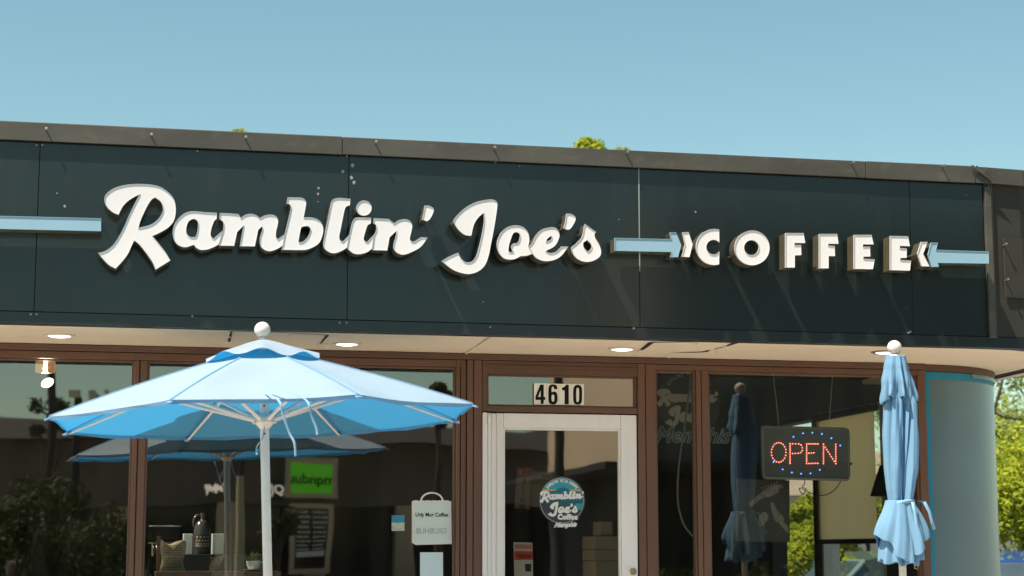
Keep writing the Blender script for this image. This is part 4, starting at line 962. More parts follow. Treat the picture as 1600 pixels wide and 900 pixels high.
mb = MB(); a = P(925,925,0.85); mb.box((a.x-0.1,0.85,0.0),(a.x+0.35,1.35,P(930,925.5,0.9).z-0.002)); tag(mb.build('display_plinth', M['wood'], bevel=0.005), 'dark wooden plinth carrying the stacked boxes behind the door', 'plinth')

# ------------------------------------------------------------------ LED open sign
yo = 0.16
osn = thing('open_sign', 'black illuminated OPEN sign with red dotted letters hanging on two chains', 'sign', P(1258,750,yo))
lp = to_plane([sm([(1195,665,1),(1319,668,1),(1326,671),(1328,680,1),(1328.5,744,1),(1325,751),(1317,751.5,1),(1199,748.5,1),(1193,746),(1191,738,1),(1189.5,674,1),(1191,667)])], yo)
def LY(y): return lambda p: Vector((p.x, y, p.y))
mb = MB(); slab(mb, lp, LY(yo), LY(yo+0.03)); mb.build('case', M['led_case'], osn)
mb = MB(); li = [inset(l, 0.012) for l in lp]; li2 = [inset(l, 0.016) for l in lp]
for aa, bb, ya, yb_ in ((lp[0],li[0],yo,yo-0.006),(li[0],li2[0],yo-0.006,yo-0.001)):
    N = len(aa); mb.add([(p.x,ya-0.0005,p.y) for p in aa]+[(p.x,yb_,p.y) for p in bb], [(i,(i+1)%N,N+(i+1)%N,N+i) for i in range(N)])
mb.build('case_rim', mat('led_rim', (0.12,0.13,0.12), 0.35), osn)
def O_(x, y): return (1170+x/3.6, 650+y/3.6)
def dots(pts, col, name, r=0.0040):
    mb = MB()
    for x, y in pts:
        c_ = P(*O_(x,y), yo-0.002); mb.lathe([(r,0),(r*0.85,0.004),(r*0.4,0.0065)], c_, 8, axis=(0,-1,0))
    return mb.build(name, M[col], osn)
def line(a, b, n): return [(a[0]+(b[0]-a[0])*i/(n-1), a[1]+(b[1]-a[1])*i/(n-1)) for i in range(n)]
Od = [(168+41*math.cos(R(t)), 205+55*math.sin(R(t))) for t in range(0,360,18)]
Pd = line((232,156),(232,266),10)+line((246,156),(280,157),3)+[(294,163),(301,178),(300,194),(291,206)]+line((246,211),(278,210),3)
Ed = line((325,157),(325,267),10)+line((338,157),(388,157),5)+line((338,209),(366,207),3)+line((338,267),(388,266),5)
Nd = line((420,159),(420,267),9)+line((489,160),(489,268),9)+line((430,176),(480,254),7)
for nm, d_ in (('led_letter',Od),('led_letter',Pd),('led_letter',Ed),('led_letter',Nd)): dots(d_, 'led_red', nm)
dots([(251,117),(305,97),(357,94),(411,101),(464,125),(514,166),(139,259),(190,300),(242,318),(294,325),(347,323),(399,303)], 'led_blue', 'led_ring')
for (x0,y0),(x1,y1) in (((1208,583),(1217,664)),((1301,583),(1295,667))):
    a = P(x0,y0,yo+0.01); b = P(x1,y1,yo+0.01); mb = MB(); n = 40
    for i in range(n):
        c_ = a.lerp(b,(i+0.5)/n); d = (b-a)/n*0.62
        mb.tube([c_-d, c_-d*0.3+Vector((0.003*(-1)**i,0,0)), c_+d*0.3+Vector((0.003*(-1)**i,0,0)), c_+d], 0.0011, 4)
    mb.build('hanging_chain', mat('chain_metal', (0.5,0.46,0.36), 0.4, metal=0.5), osn)
mb = MB()
def cable(pts, r=0.003):
    pts = [Vector(p) for p in pts]; dn = []
    for i in range(len(pts)-1):
        p0 = pts[max(i-1,0)]; p1 = pts[i]; p2 = pts[i+1]; p3 = pts[min(i+2,len(pts)-1)]
        for t in range(8): t /= 8; dn.append(0.5*((2*p1)+(p2-p0)*t+(2*p0-5*p1+4*p2-p3)*t*t+(-p0+3*p1-3*p2+p3)*t**3))
    mb.tube(dn+[pts[-1]], r, 6)
cable([P(*O_(x,y),yo+0.03) for x, y in [(520,362),(500,395),(460,432),(410,447),(350,435),(310,415),(285,405),(290,425),(305,440),(320,410),(300,400),(315,380),(312,362)]], 0.0028)
cable([P(*O_(x,y),yo+0.03) for x, y in [(322,440),(345,470),(362,485),(350,500),(335,480)]], 0.0022); cable([P(*O_(x,y),yo+0.02) for x, y in [(558,268),(580,266),(570,276)]], 0.004)
mb.build('power_cable', M['ink'], osn)

# guitar poster
gp = thing('guitar_poster', 'dark poster with pale guitar headstocks hanging below the OPEN sign', 'poster', P(1210,847,0.30))
q = quad([(1150,748),(1233.5,750.5),(1234,847),(1150,846)], 0.30); mb = MB(); mb.add(q+[v+Vector((0,0.004,0)) for v in q], [(0,1,2,3),(7,6,5,4),(0,4,5,1),(1,5,6,2),(2,6,7,3),(3,7,4,0)]); mb.build('sheet', mat('poster_black', (0.028,0.028,0.024), 0.6, var=0.2), gp)
gm = mat('guitar_grey', (0.15,0.14,0.11), 0.6, var=0.35, scale=25)
def gshape(pts, nm='guitar_picture'):
    lp = to_plane([sm([O_(*p[:2])+tuple(p[2:]) for p in pts])], 0.298); mb = MB(); fill(mb, lp, lambda p: Vector((p.x,0.298,p.y))); mb.build(nm, gm, gp)
gshape([(0,490,1),(20,470),(60,440),(100,405),(150,385),(185,388),(195,402,1),(170,410),(165,430),(120,455),(90,455,1),(50,480),(10,515,1)])
gshape([(125,485,1),(140,490),(160,530),(195,570),(198,595,1),(222,630),(222,665,1),(200,640),(172,605,1),(150,590),(130,540),(122,500)])
gshape([(60,560),(80,540),(100,545),(110,570),(95,600),(70,620),(55,600)])
mb = MB()
for i in range(6):
    c_ = P(*O_(75+17*i, 402-6*i), 0.295); mb.lathe([(0.006,0),(0.005,0.003),(0.002,0.004)], c_, 8, axis=(0,-1,0)); c_ = P(*O_(133+9*i, 520+16*i), 0.295); mb.lathe([(0.005,0),(0.004,0.003),(0.002,0.004)], c_, 8, axis=(0,-1,0))
mb.build('tuning_peg_picture', mat('peg_grey',(0.22,0.2,0.17),0.5), gp)

# dim logo hung behind the side window, ghostly
gl = thing('wall_logo', 'dim grey round logo with script hanging inside behind the narrow window', 'sign', P(1075,668,1.4))
g1 = mat('ghost_grey', (0.55,0.52,0.43), 0.8); g2 = mat('ghost_dark', (0.045,0.045,0.04), 0.8); g3 = mat('ghost_outline', (0.34,0.42,0.42), 0.8)
yg = 1.4; gc = P(1077,628,yg)
mb = MB(); mb.add([(gc.x+0.235*math.cos(6.28318*i/48), yg+0.003, gc.z+0.235*math.sin(6.28318*i/48)) for i in range(48)], [tuple(range(48))]); mb.build('disc', g2, gl)
a = P(1074,622,yg); mb = MB(); put_word(mb, W1, a.x, a.z, 0.445, yg, 0.0, fat=0.006); b = P(1072,650,yg); put_word(mb, W2, b.x, b.z, 0.29, yg, fat=0.006); mb.build('script_lettering', g1, gl)
mb = MB(); s = 'EXPLORE YOUR HAPPY'
for i, ch in enumerate(s):
    if ch == ' ': continue
    an = R(140-100*i/(len(s)-1)); c0 = Vector((gc.x+0.195*math.cos(an), gc.z+0.195*math.sin(an))); ca, sa = math.cos(an-math.pi/2), math.sin(an-math.pi/2)
    text_mesh(mb, ch, lambda p: Vector((c0.x+p.x*ca-p.y*sa, yg, c0.y+p.x*sa+p.y*ca)), 0.035)
mb.build('arched_lettering', g3, gl)
a = P(1081,681,yg); mb = MB(); text_mesh(mb, 'Memphis', lambda p: Vector((a.x+p.x, yg, a.z+p.y)), 0.15, offset=0.006, shear=0.35, width=1.0); mb.build('city_lettering', g3, gl)
mb = MB(); text_mesh(mb, 'Memphis', lambda p: Vector((a.x+p.x, yg-0.002, a.z+p.y)), 0.15, offset=-0.002, shear=0.35, width=1.0); mb.build('city_lettering_fill', g2, gl)
mb = MB(); mb.tube([(gc.x-0.1,yg+0.01,gc.z+0.2),(gc.x-0.1,yg+0.01,2.75)],0.002,4); mb.tube([(gc.x+0.1,yg+0.01,gc.z+0.2),(gc.x+0.1,yg+0.01,2.75)],0.002,4); mb.build('hanging_wire', g1, gl)
mb = MB(); cable([P(x,y,0.5) for x, y in [(1078,560),(1078,600),(1075,625),(1072,650),(1068,680),(1063,710),(1059,750),(1060,790),(1070,822),(1088,842),(1100,850)]], 0.0065)
tag(mb.build('hanging_hose', mat('pale_hose',(0.16,0.145,0.11),0.6), smooth=True), 'pale cable hanging in a long curve behind the narrow window', 'cable')

# blinds on the side windows, corner floor lamp shade
def xside(px, py): return PXp(px, py, XI-0.03)
bz = xside(1320,846).z
bl_ = thing('roller_blind', 'tan roller blind half drawn over the side window behind the OPEN sign', 'blind', (XI-0.03, 2.9, bz))
mb = MB(); mb.add([(XI-0.03,w1[0]+0.09,bz),(XI-0.03,w1[1]+0.02,bz),(XI-0.03,w1[1]+0.02,2.40),(XI-0.03,w1[0]+0.09,2.40)],[(0,3,2,1)]); mb.build('blind_cloth', M['blind'], bl_)
mb = MB(); mb.tube([(XI-0.03,w1[0]+0.09,bz),(XI-0.03,w1[1]+0.02,bz)],0.02,10); mb.tube([(XI-0.03,w1[0]+0.05,2.42),(XI-0.03,w1[1]+0.02,2.42)],0.03,12); mb.build('blind_bar', M['ink'], bl_)
q = P(1376,775,0.9); sh = thing('hanging_lamp', 'black cone lamp shade hanging behind the closed umbrella', 'lamp', (q.x,0.9,q.z))
mb = MB(); mb.lathe([(0.10,0.0),(0.09,0.03),(0.06,0.12),(0.035,0.19),(0.03,0.21)], (q.x+0.03,0.9,q.z), 24); mb.build('shade', M['ink'], sh, auto=True)
mb = MB(); mb.tube([(q.x+0.03,0.9,q.z+0.2),(q.x+0.03,0.9,2.75)],0.004,6); mb.build('cord', M['ink'], sh)

# ------------------------------------------------------------------ counter by the left window and what stands on it
zl = P(330,893,0.30).z
lx0, lx1 = P(243,893,0.3).x, P(425,893,0.3).x
led = thing('window_counter', 'narrow brown wooden counter behind the left window', 'counter', ((lx0+lx1)/2,0.3,0))
mb = MB(); mb.box((lx0,0.22,zl-0.035),(lx1+0.05,0.62,zl)); mb.build('counter_top', M['wood'], led, bevel=0.004)
mb = MB(); mb.box((lx0+0.05,0.30,0.0),(lx0+0.11,0.55,zl-0.036)); mb.build('leg', M['wood'], led); mb = MB(); mb.box((lx1-0.11,0.30,0.0),(lx1-0.05,0.55,zl-0.036)); mb.build('leg', M['wood'], led)
a = P(244,893,0.45); b = P(251,838,0.45); mb = MB(); mb.box((a.x,0.45,zl),(b.x,0.50,b.z)); mb.build('upright', M['wood'], led, bevel=0.002)
# sack
sk = thing('coffee_sack', 'printed burlap coffee sack standing on the window counter', 'sack', (P(270,893,0.36).x,0.36,zl))
ol = [(252,843,1),(258,848),(266,850),(276,846),(286,844),(291.5,847,1),(290,862),(286,876),(290,892,1),(249,893,1),(252,875),(250,858)]
lp = to_plane([sm([(x,y)+tuple(r_) for x,y,*r_ in ol])], 0.36); lp = [inset(l,0.0) for l in lp]
mb = MB(); cxy = Vector((sum(p.x for p in lp[0])/len(lp[0]), sum(p.y for p in lp[0])/len(lp[0])))
lay = []
for k, dd in ((0.0,0.0),(0.35,0.030),(0.8,0.045),(0.999,0.050)):
    lay.append([(cxy.x+(p.x-cxy.x)*(1-k), 0.36-dd, cxy.y+(p.y-cxy.y)*(1-k)) for p in lp[0]])
N = len(lp[0])
for sgn in (1,-1):
    ls = [[(x, 0.36+(y-0.36)*sgn, z) for x,y,z in l] for l in lay]
    mb.add([v for l in ls for v in l], [(k*N+i,k*N+(i+1)%N,(k+1)*N+(i+1)%N,(k+1)*N+i) for k in range(3) for i in range(N)])
mb.build('sack_body', M['burlap'], sk, smooth=True)
mb = MB(); rr2 = random.Random(5)
for j in range(11):
    y = 852+3.4*j
    if 5 <= j <= 5: continue
    x = 256.0
    while x < 283:
        wpx = rr2.uniform(1.0,3.2); a = P(x,y,0.306); b = P(x+wpx,y+1.3,0.306); mb.add([(a.x,0.3085,a.z),(b.x,0.3085,a.z),(b.x,0.3085,b.z),(a.x,0.3085,b.z)],[(0,1,2,3)]); x += wpx+rr2.uniform(0.6,1.4)
mb.build('print', mat('sack_ink',(0.10,0.085,0.06),0.8), sk)
# back cabinet, jug, white boxes
zc = P(330,866,0.95).z; ax0, ax1 = P(283,866,0.95).x, P(412,866,0.95).x
mb = MB(); mb.box((ax0,0.95,0.0),(ax1,1.5,zc)); tag(mb.build('cabinet', mat('cabinet_dark',(0.016,0.02,0.02),0.5), bevel=0.005), 'dark cabinet behind the window counter carrying the glass jug', 'cabinet')
jg = P(316,866,1.0); pxm = (P(331,840,1.0).x-P(301,840,1.0).x)/30
jug = thing('glass_jug', 'smoky glass jug with a black and white label and loop handle', 'jug', (jg.x,1.06,zc))
mb = MB(); r = 13.8*pxm; prof = [(r*0.9,0),(r,0.01),(r,32*pxm)]+[(r*(0.28+0.72*math.cos(R(t))), (32+22*math.sin(R(t)))*pxm) for t in range(10,91,10)]+[(r*0.26,60*pxm),(r*0.3,61*pxm),(r*0.3,65*pxm)]
mb.lathe(prof, (jg.x,1.06,zc), 28); mb.build('jug_body', mat('smoky_glass',(0.07,0.075,0.07),0.15,coat=0.6), jug, auto=True)
mb = MB(); mb.tube([(jg.x-r*0.25-0.0,1.06,zc+61*pxm),(jg.x-r*0.75,1.06,zc+62*pxm),(jg.x-r*1.05,1.06,zc+54*pxm),(jg.x-r*1.0,1.06,zc+44*pxm),(jg.x-r*0.78,1.06,zc+42*pxm)], 0.006, 8); mb.build('handle', mat('smoky_glass2',(0.12,0.13,0.12),0.15,coat=0.6), jug, smooth=True)
mb = MB(); n = 14
vs = []
for i in range(n+1):
    a = R(-150+120*i/n); 
    for z in (9,30): vs.append((jg.x+(r+0.001)*math.cos(a), 1.06+(r+0.001)*math.sin(a), zc+z*pxm))
mb.add(vs, [(2*i,2*i+2,2*i+3,2*i+1) for i in range(n)]); mb.build('label', mat('jug_label',(0.02,0.018,0.016),0.5), jug)
mb = MB(); rr3 = random.Random(2)
for j, z in enumerate((25.5,20,15,11.5)):
    for i in range(4+j):
        a = R(-140+100*(i+0.2)/(4+j)); b = a+R(60/(4+j)); q = r+0.002
        mb.add([(jg.x+q*math.cos(a),1.06+q*math.sin(a),zc+z*pxm),(jg.x+q*math.cos(b),1.06+q*math.sin(b),zc+z*pxm),(jg.x+q*math.cos(b),1.06+q*math.sin(b),zc+(z+2.8)*pxm),(jg.x+q*math.cos(a),1.06+q*math.sin(a),zc+(z+2.8)*pxm)],[(0,1,2,3)])
mb.build('label_print', mat('label_print',(0.42,0.38,0.30),0.6), jug)
for i, (x0,x1,l) in enumerate(((286,301,'pale blue white box left of the glass jug'),(331,350,'pale blue white box right of the glass jug'))):
    a = P(x0,865.5,1.2); b = P(x1,834,1.2); mb = MB(); mb.box((a.x,1.18,zc),(b.x,1.3,b.z)); tag(mb.build('white_box', M['paper_blue'], bevel=0.002), l, 'box', 'pale boxes on the dark cabinet')
# glass with wooden spoons
a = P(336,893,0.34); tum = thing('glass_tumbler', 'clear glass tumbler of sugar sticks on the window counter', 'glass', (a.x,0.34,zl))
mb = MB(); mb.lathe([(0.032,0),(0.036,0.085),(0.034,0.085),(0.030,0.004)], (a.x,0.34,zl), 20); mb.build('glass_body', glass_mat('tumbler_glass',0.06,(0.85,0.85,0.8),0), tum, smooth=True)
for i in range(5):
    mb = MB(); x = a.x-0.012+0.006*i; mb.tube([(x,0.34,zl+0.006),(x+0.012*(i-1),0.335,zl+0.075+0.006*i)], 0.0035, 5); mb.build('sugar_stick', mat('stick',(0.5,0.45,0.4),0.6), tum)
# succulent in a cup
a = P(396.5,891,0.33); s_ = (P(410,880,0.33).x-P(382,880,0.33).x)/28
cup = thing('potted_succulent', 'green succulent planted in a white coffee cup on a saucer', 'plant', (a.x,0.33,zl))
mb = MB(); mb.lathe([(6*s_,0),(9*s_,0.5*s_),(16.5*s_,3*s_),(16.8*s_,3.6*s_),(9*s_,1.5*s_)], (a.x,0.33,zl), 28); mb.build('saucer', M['ceramic'], cup, auto=True)
mb = MB(); mb.lathe([(6.5*s_,2*s_),(9*s_,4*s_),(11.5*s_,9*s_),(12.6*s_,16.5*s_),(11.8*s_,16.5*s_),(9.5*s_,9*s_)], (a.x,0.33,zl), 28); c_ = mb.build('cup', M['ceramic'], cup, auto=True)
mb = MB(); mb.tube([(a.x+11.8*s_,0.33,zl+14*s_),(a.x+17*s_,0.33,zl+14*s_),(a.x+17*s_,0.33,zl+9*s_),(a.x+11*s_,0.33,zl+6*s_)], 1.1*s_, 8); mb.build('handle', M['ceramic'], c_, smooth=True)
mb = MB(); rs = random.Random(4)
for i in range(60):
    az = rs.uniform(0,6.283); el = R(rs.uniform(12,80)); ln = s_*rs.uniform(11,17)*(0.75+0.35*math.sin(el)); d = Vector((math.cos(az)*math.cos(el), math.sin(az)*math.cos(el)*0.9, math.sin(el)))
    p0 = Vector((a.x,0.33,zl+15.5*s_))+Vector((d.x,d.y,0))*s_*3; side = d.cross(Vector((0,0,1))).normalized(); nn = side.cross(d)
    w_ = s_*1.7; m_ = p0+d*ln*0.5+Vector((0,0,-0.0005)); tip = p0+d*ln+Vector((0,0,0.003))
    mb.add([p0, m_-side*w_, tip, m_+side*w_, m_-nn*w_*0.5, m_+nn*w_*0.3], [(0,1,4),(0,4,3),(1,2,4),(4,2,3),(0,5,1),(0,3,5),(1,5,2),(5,3,2)])
mb.build('succulent', leaf_mat('succulent_leaves',[(0.08,0.18,0.07),(0.28,0.34,0.12),(0.12,0.26,0.16),(0.42,0.42,0.2)],0.15), cup)
# espresso machine
em = thing('espresso_machine', 'dark espresso machine with chrome edges behind the left window', 'coffee machine', (P(258,866,1.6).x,1.7,0.0))
ex = P(232,840,1.6).x; ex2 = P(283,840,1.6).x; ez = P(258,822,1.6).z
mb = MB(); mb.box((ex,1.6,ez-0.42),(ex2,2.1,ez-0.34)); mb.box((ex,1.85,ez-0.34),(ex2,2.1,ez)); mb.box((ex,1.62,ez-0.10),(ex2,1.85,ez)); mb.build('machine_body', M['ink'], em, bevel=0.01)
mb = MB(); 
for z in (ez+0.002, ez-0.11, ez-0.335): mb.tube([(ex,1.6,z),(ex2,1.6,z)],0.006,6)
for x in (ex+0.03, (ex+ex2)/2, ex2-0.03): mb.tube([(x,1.6,ez-0.11),(x,1.58,ez-0.2)],0.012,8)
mb.build('chrome_rail', M['chrome'], em)
mb = MB(); mb.tube([(ex+0.06,1.62,ez-0.13),(ex+0.06,1.52,ez-0.15)],0.02,10); mb.tube([(ex2-0.08,1.62,ez-0.13),(ex2-0.08,1.52,ez-0.15)],0.02,10); mb.build('portafilter', M['chrome'], em, smooth=True)
mb = MB(); mb.box((ex-0.3,1.5,0),(ex2+0.25,2.3,ez-0.421)); tag(mb.build('service_counter', M['wood']), 'dark service counter under the espresso machine', 'counter')
# light yard: interior lamps
lp_ = thing('pendant_lamp', 'small glowing glass pendant lamp high in the left window', 'lamp', P(71,584,0.7))
c_ = P(71,572,0.7); mb = MB(); mb.lathe([(0.028,-0.045),(0.060,-0.04),(0.062,0.03),(0.05,0.045),(0.02,0.05)], c_, 20); 
gm_ = glass_mat('shade_glass',0.08,(1.0,0.72,0.5),0); n_ = gm_.node_tree; em_ = n_.nodes.new('ShaderNodeEmission'); em_.inputs[0].default_value = (1,0.55,0.28,1); em_.inputs[1].default_value = 0.10
ad_ = n_.nodes.new('ShaderNodeAddShader'); oo_ = [q for q in n_.nodes if q.type == 'OUTPUT_MATERIAL'][0]; n_.links.new(oo_.inputs[0].links[0].from_socket, ad_.inputs[0]); n_.links.new(em_.outputs[0], ad_.inputs[1]); n_.links.new(ad_.outputs[0], oo_.inputs[0])
mb.build('glass_shade', gm_, lp_, smooth=True)
mb = MB(); mb.lathe([(0.010,-0.035),(0.014,-0.02),(0.012,0.03),(0.006,0.04)], c_, 10); mb.build('bulb', M['lampglow'], lp_, smooth=True)
mb = MB(); mb.tube([c_+Vector((0,0,0.05)), Vector((c_.x,c_.y,2.75))],0.004,6); mb.build('cord', M['ink'], lp_)
c_ = P(74,598,1.2); sp_ = thing('spot_lamp', 'tilted round spot lamp shining below the small pendant lamp', 'lamp', c_)
axv = (CAM-c_).normalized()+Vector((0.5,0,-0.9))
mb = MB(); mb.lathe([(0.040,0),(0.041,-0.003),(0.03,-0.004)], c_, 24, axis=axv); mb.build('lens', M['lampglow'], sp_)
mb = MB(); mb.lathe([(0.02,-0.12),(0.042,-0.10),(0.044,-0.004),(0.0415,0.004),(0.041,-0.002)], c_, 24, axis=axv); mb.build('housing', M['ink'], sp_, auto=True)
mb = MB(); mb.tube([c_+Vector((0,0.06,0.05)), Vector((c_.x,c_.y+0.06,2.75))],0.006,6); mb.build('stem', M['ink'], sp_)
def lamp(name, typ, loc, e, col, size, target=None, parent=None):
    l = bpy.data.lights.new(name, typ); l.energy = e; l.color = col; l.shadow_soft_size = size
    o = bpy.data.objects.new(name, l); COL.objects.link(o); o.location = loc
    if target is not None: o.rotation_euler = (Vector(loc)-Vector(target)).to_track_quat('Z','Y').to_euler(); l.spot_size = R(95); l.spot_blend = 0.6
    return o
pp = P(74,596,1.15); lamp('spot_lamp_light', 'SPOT', (pp.x+0.05, 1.08, pp.z-0.02), 90, (1.0,0.86,0.68), 0.03, (P(330,870,0.5).x, 0.55, 1.2))
pp = P(71,572,0.7); lamp('pendant_lamp_light', 'POINT', (pp.x, pp.y, pp.z-0.06), 8, (1.0,0.75,0.5), 0.03)
# white bottle shelf, chairs inside
for i, (px, Y) in enumerate(((560,3.0),(640,3.4),(900,3.2))):
    c_ = P(px,865,Y); t_ = thing('cafe_table', ['round dark cafe table deep inside left of the bag sign','round dark cafe table deep inside behind the bag sign','round dark cafe table deep inside behind the door'][i], 'table', (c_.x,Y,0), 'cafe tables inside')
    mb = MB(); mb.lathe([(0.38,0.72),(0.40,0.73),(0.40,0.75),(0.38,0.76)], (c_.x,Y,0), 28); mb.build('tabletop', M['wood'], t_, auto=True)
    mb = MB(); mb.lathe([(0.24,0),(0.23,0.02),(0.03,0.05),(0.03,0.72)], (c_.x,Y,0), 16); mb.build('pedestal', M['ink'], t_, auto=True)

# ------------------------------------------------------------------ trees
def tree(name, label, base, H, crown_r, crown_z, m, n=5000, leaf=0.07, trunk=0.10, seed=1, flat=0.8, cat='tree', group=None, blobs=14, lean=0.0, spread=0.75):
    rs = random.Random(seed); base = Vector(base)
    root = thing(name, label, cat, base, group)
    mb = MB(); top = base+Vector((lean*crown_z, 0, crown_z-base.z))
    pts = [base+(top-base)*t+Vector((0.05*math.sin(5*t+seed),0.05*math.cos(4*t+seed),0)) for t in [i/6 for i in range(7)]]
    mb.tube(pts, [trunk*(1-0.5*i/6) for i in range(7)], 10)
    bl = []
    for i in range(blobs):
        az = rs.uniform(0,6.283); rr_ = crown_r*math.sqrt(rs.uniform(0.0,1))*spread; zz = rs.uniform(-1,1)*crown_r*flat*math.sqrt(max(0.05,1-(rr_/crown_r)**2))
        c_ = top+Vector((rr_*math.cos(az), rr_*math.sin(az), zz)); bl.append((c_, crown_r*rs.uniform(0.24,0.42)))
        s0 = pts[rs.randrange(3,7)]
        mb.tube([s0, s0.lerp(c_,0.5)+Vector((0,0,-0.05*crown_r)), c_], [trunk*0.4,trunk*0.25,trunk*0.08], 6)
    mb.build('trunk', M['bark'], root, smooth=True)
    mb = MB(); vs = []; fs = []
    for i in range(n):
        c_, r_ = bl[rs.randrange(len(bl))]
        d = Vector((rs.gauss(0,1), rs.gauss(0,1), rs.gauss(0,1))).normalized()
        p = c_ + Vector((d.x, d.y, d.z*0.85))*r_*(rs.uniform(0.15,1.0)**0.45)*rs.choice((1,1,1,1.15))
        nrm = (d+Vector((rs.uniform(-1,1),rs.uniform(-1,1),rs.uniform(-0.4,1.2)))*0.9).normalized()
        a = nrm.orthogonal().normalized(); a = (a*math.cos(rs.uniform(0,6.28))+nrm.cross(a)*math.sin(rs.uniform(0,6.28))).normalized(); b = nrm.cross(a).normalized()
        l = leaf*rs.uniform(0.6,1.3); o = len(vs)
        vs += [p-a*l*0.5, p+b*l*0.28-nrm*l*0.06, p+a*l*0.55, p-b*l*0.28-nrm*l*0.06]; fs.append((o,o+1,o+2,o+3))
    mb.add(vs, fs); mb.build('crown', m, root)
    return root
# right of the corner wall
tree('small_tree', 'bright yellow green rounded tree right of the curved corner wall', (9.15,11.5,-0.16), 3, 1.55, 1.95, M['leaf'], 15000, 0.085, 0.07, 3, lean=0.10, flat=0.62, blobs=26)
tree('tall_tree', 'tall airy pale green tree behind the rounded yellow green tree', (15.5,26,-0.16), 7, 3.0, 4.6, M['leaf_pale'], 9000, 0.13, 0.14, 5, flat=0.9, blobs=20)
tree('tall_tree', 'airy green tree whose crown touches the soffit edge at far right', (20.5,30,-0.16), 7, 3.0, 5.6, M['leaf_pale'], 6000, 0.14, 0.14, 15, flat=0.7, blobs=12)
# seen through the side windows
k_ = 0
for (px,py,y,r_,lbl) in ((1256,787,15.0,0.20,'clipped green ball topped tree seen through the narrow side window'),(1243,818,13.0,0.33,'bright green bush tree below the ball shape in the narrow side window'),(1300,790,14.5,0.75,'bright green bush tree left in the side window below the blind'),(1352,780,15.5,0.85,'bright green bush tree right in the side window below the blind'),(1240,862,10.5,0.45,'low bright green bush at the foot of the narrow side window'),(1310,868,11.5,0.35,'low bright green bush between the parked cars')):
    c_ = P(px, py, y); tree('clipped_tree', lbl, (c_.x,y,-0.16), 2, r_, c_.z, M['leaf'], 5000, 0.07, 0.045, 20+k_, flat=0.62, blobs=12, group='bright green trees outside the side window'); k_ += 1
# tips over the roof
for px, py, r_, lbl, sd in ((356,207,0.30,'yellow green treetop tip just showing above the roof edge at left',31),(948,226,0.55,'larger yellow green treetop showing above the roof edge right of centre',32)):
    p = P(px, py, 24); tree('background_tree', lbl, (p.x,24,-0.16), 8, r_*1.5, p.z-0.95*r_, M['leaf'], 3500, 0.12, 0.2, sd, flat=0.8, blobs=9, spread=0.55, group='trees behind the shop')
# across the lot, seen in the glass
def vt(px, py, Q): return V(px, py, Q)
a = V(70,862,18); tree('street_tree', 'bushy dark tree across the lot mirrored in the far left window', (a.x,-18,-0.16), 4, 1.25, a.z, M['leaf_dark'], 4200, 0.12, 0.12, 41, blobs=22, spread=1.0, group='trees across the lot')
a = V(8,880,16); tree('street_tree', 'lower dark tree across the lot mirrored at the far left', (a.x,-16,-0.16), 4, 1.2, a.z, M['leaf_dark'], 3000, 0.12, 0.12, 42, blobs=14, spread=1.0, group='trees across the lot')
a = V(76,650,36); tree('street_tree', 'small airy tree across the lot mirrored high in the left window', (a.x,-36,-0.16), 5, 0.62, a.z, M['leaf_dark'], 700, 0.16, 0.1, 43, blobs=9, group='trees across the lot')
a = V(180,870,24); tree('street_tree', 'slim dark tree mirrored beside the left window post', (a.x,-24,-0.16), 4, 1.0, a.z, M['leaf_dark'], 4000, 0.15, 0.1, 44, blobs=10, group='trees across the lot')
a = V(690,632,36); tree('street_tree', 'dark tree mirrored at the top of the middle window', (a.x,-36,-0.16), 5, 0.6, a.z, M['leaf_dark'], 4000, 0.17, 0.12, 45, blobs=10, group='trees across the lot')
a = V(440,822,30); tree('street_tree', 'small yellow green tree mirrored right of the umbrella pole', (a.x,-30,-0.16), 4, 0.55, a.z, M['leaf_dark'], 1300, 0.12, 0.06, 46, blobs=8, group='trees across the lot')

# hedge with azaleas across the lot
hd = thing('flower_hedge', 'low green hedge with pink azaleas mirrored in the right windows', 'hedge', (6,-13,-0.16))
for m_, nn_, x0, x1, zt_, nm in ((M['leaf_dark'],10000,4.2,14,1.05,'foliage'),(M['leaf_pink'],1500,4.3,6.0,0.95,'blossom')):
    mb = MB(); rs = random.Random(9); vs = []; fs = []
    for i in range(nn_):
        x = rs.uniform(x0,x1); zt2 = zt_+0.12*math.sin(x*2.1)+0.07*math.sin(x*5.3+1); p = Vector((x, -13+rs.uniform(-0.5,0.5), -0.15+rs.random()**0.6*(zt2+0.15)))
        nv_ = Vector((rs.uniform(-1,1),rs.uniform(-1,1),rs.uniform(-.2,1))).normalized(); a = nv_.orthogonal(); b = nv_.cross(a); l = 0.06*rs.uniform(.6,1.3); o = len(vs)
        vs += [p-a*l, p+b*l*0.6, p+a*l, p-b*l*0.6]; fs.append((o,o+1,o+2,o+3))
    mb.add(vs, fs); mb.build(nm, m_, hd)

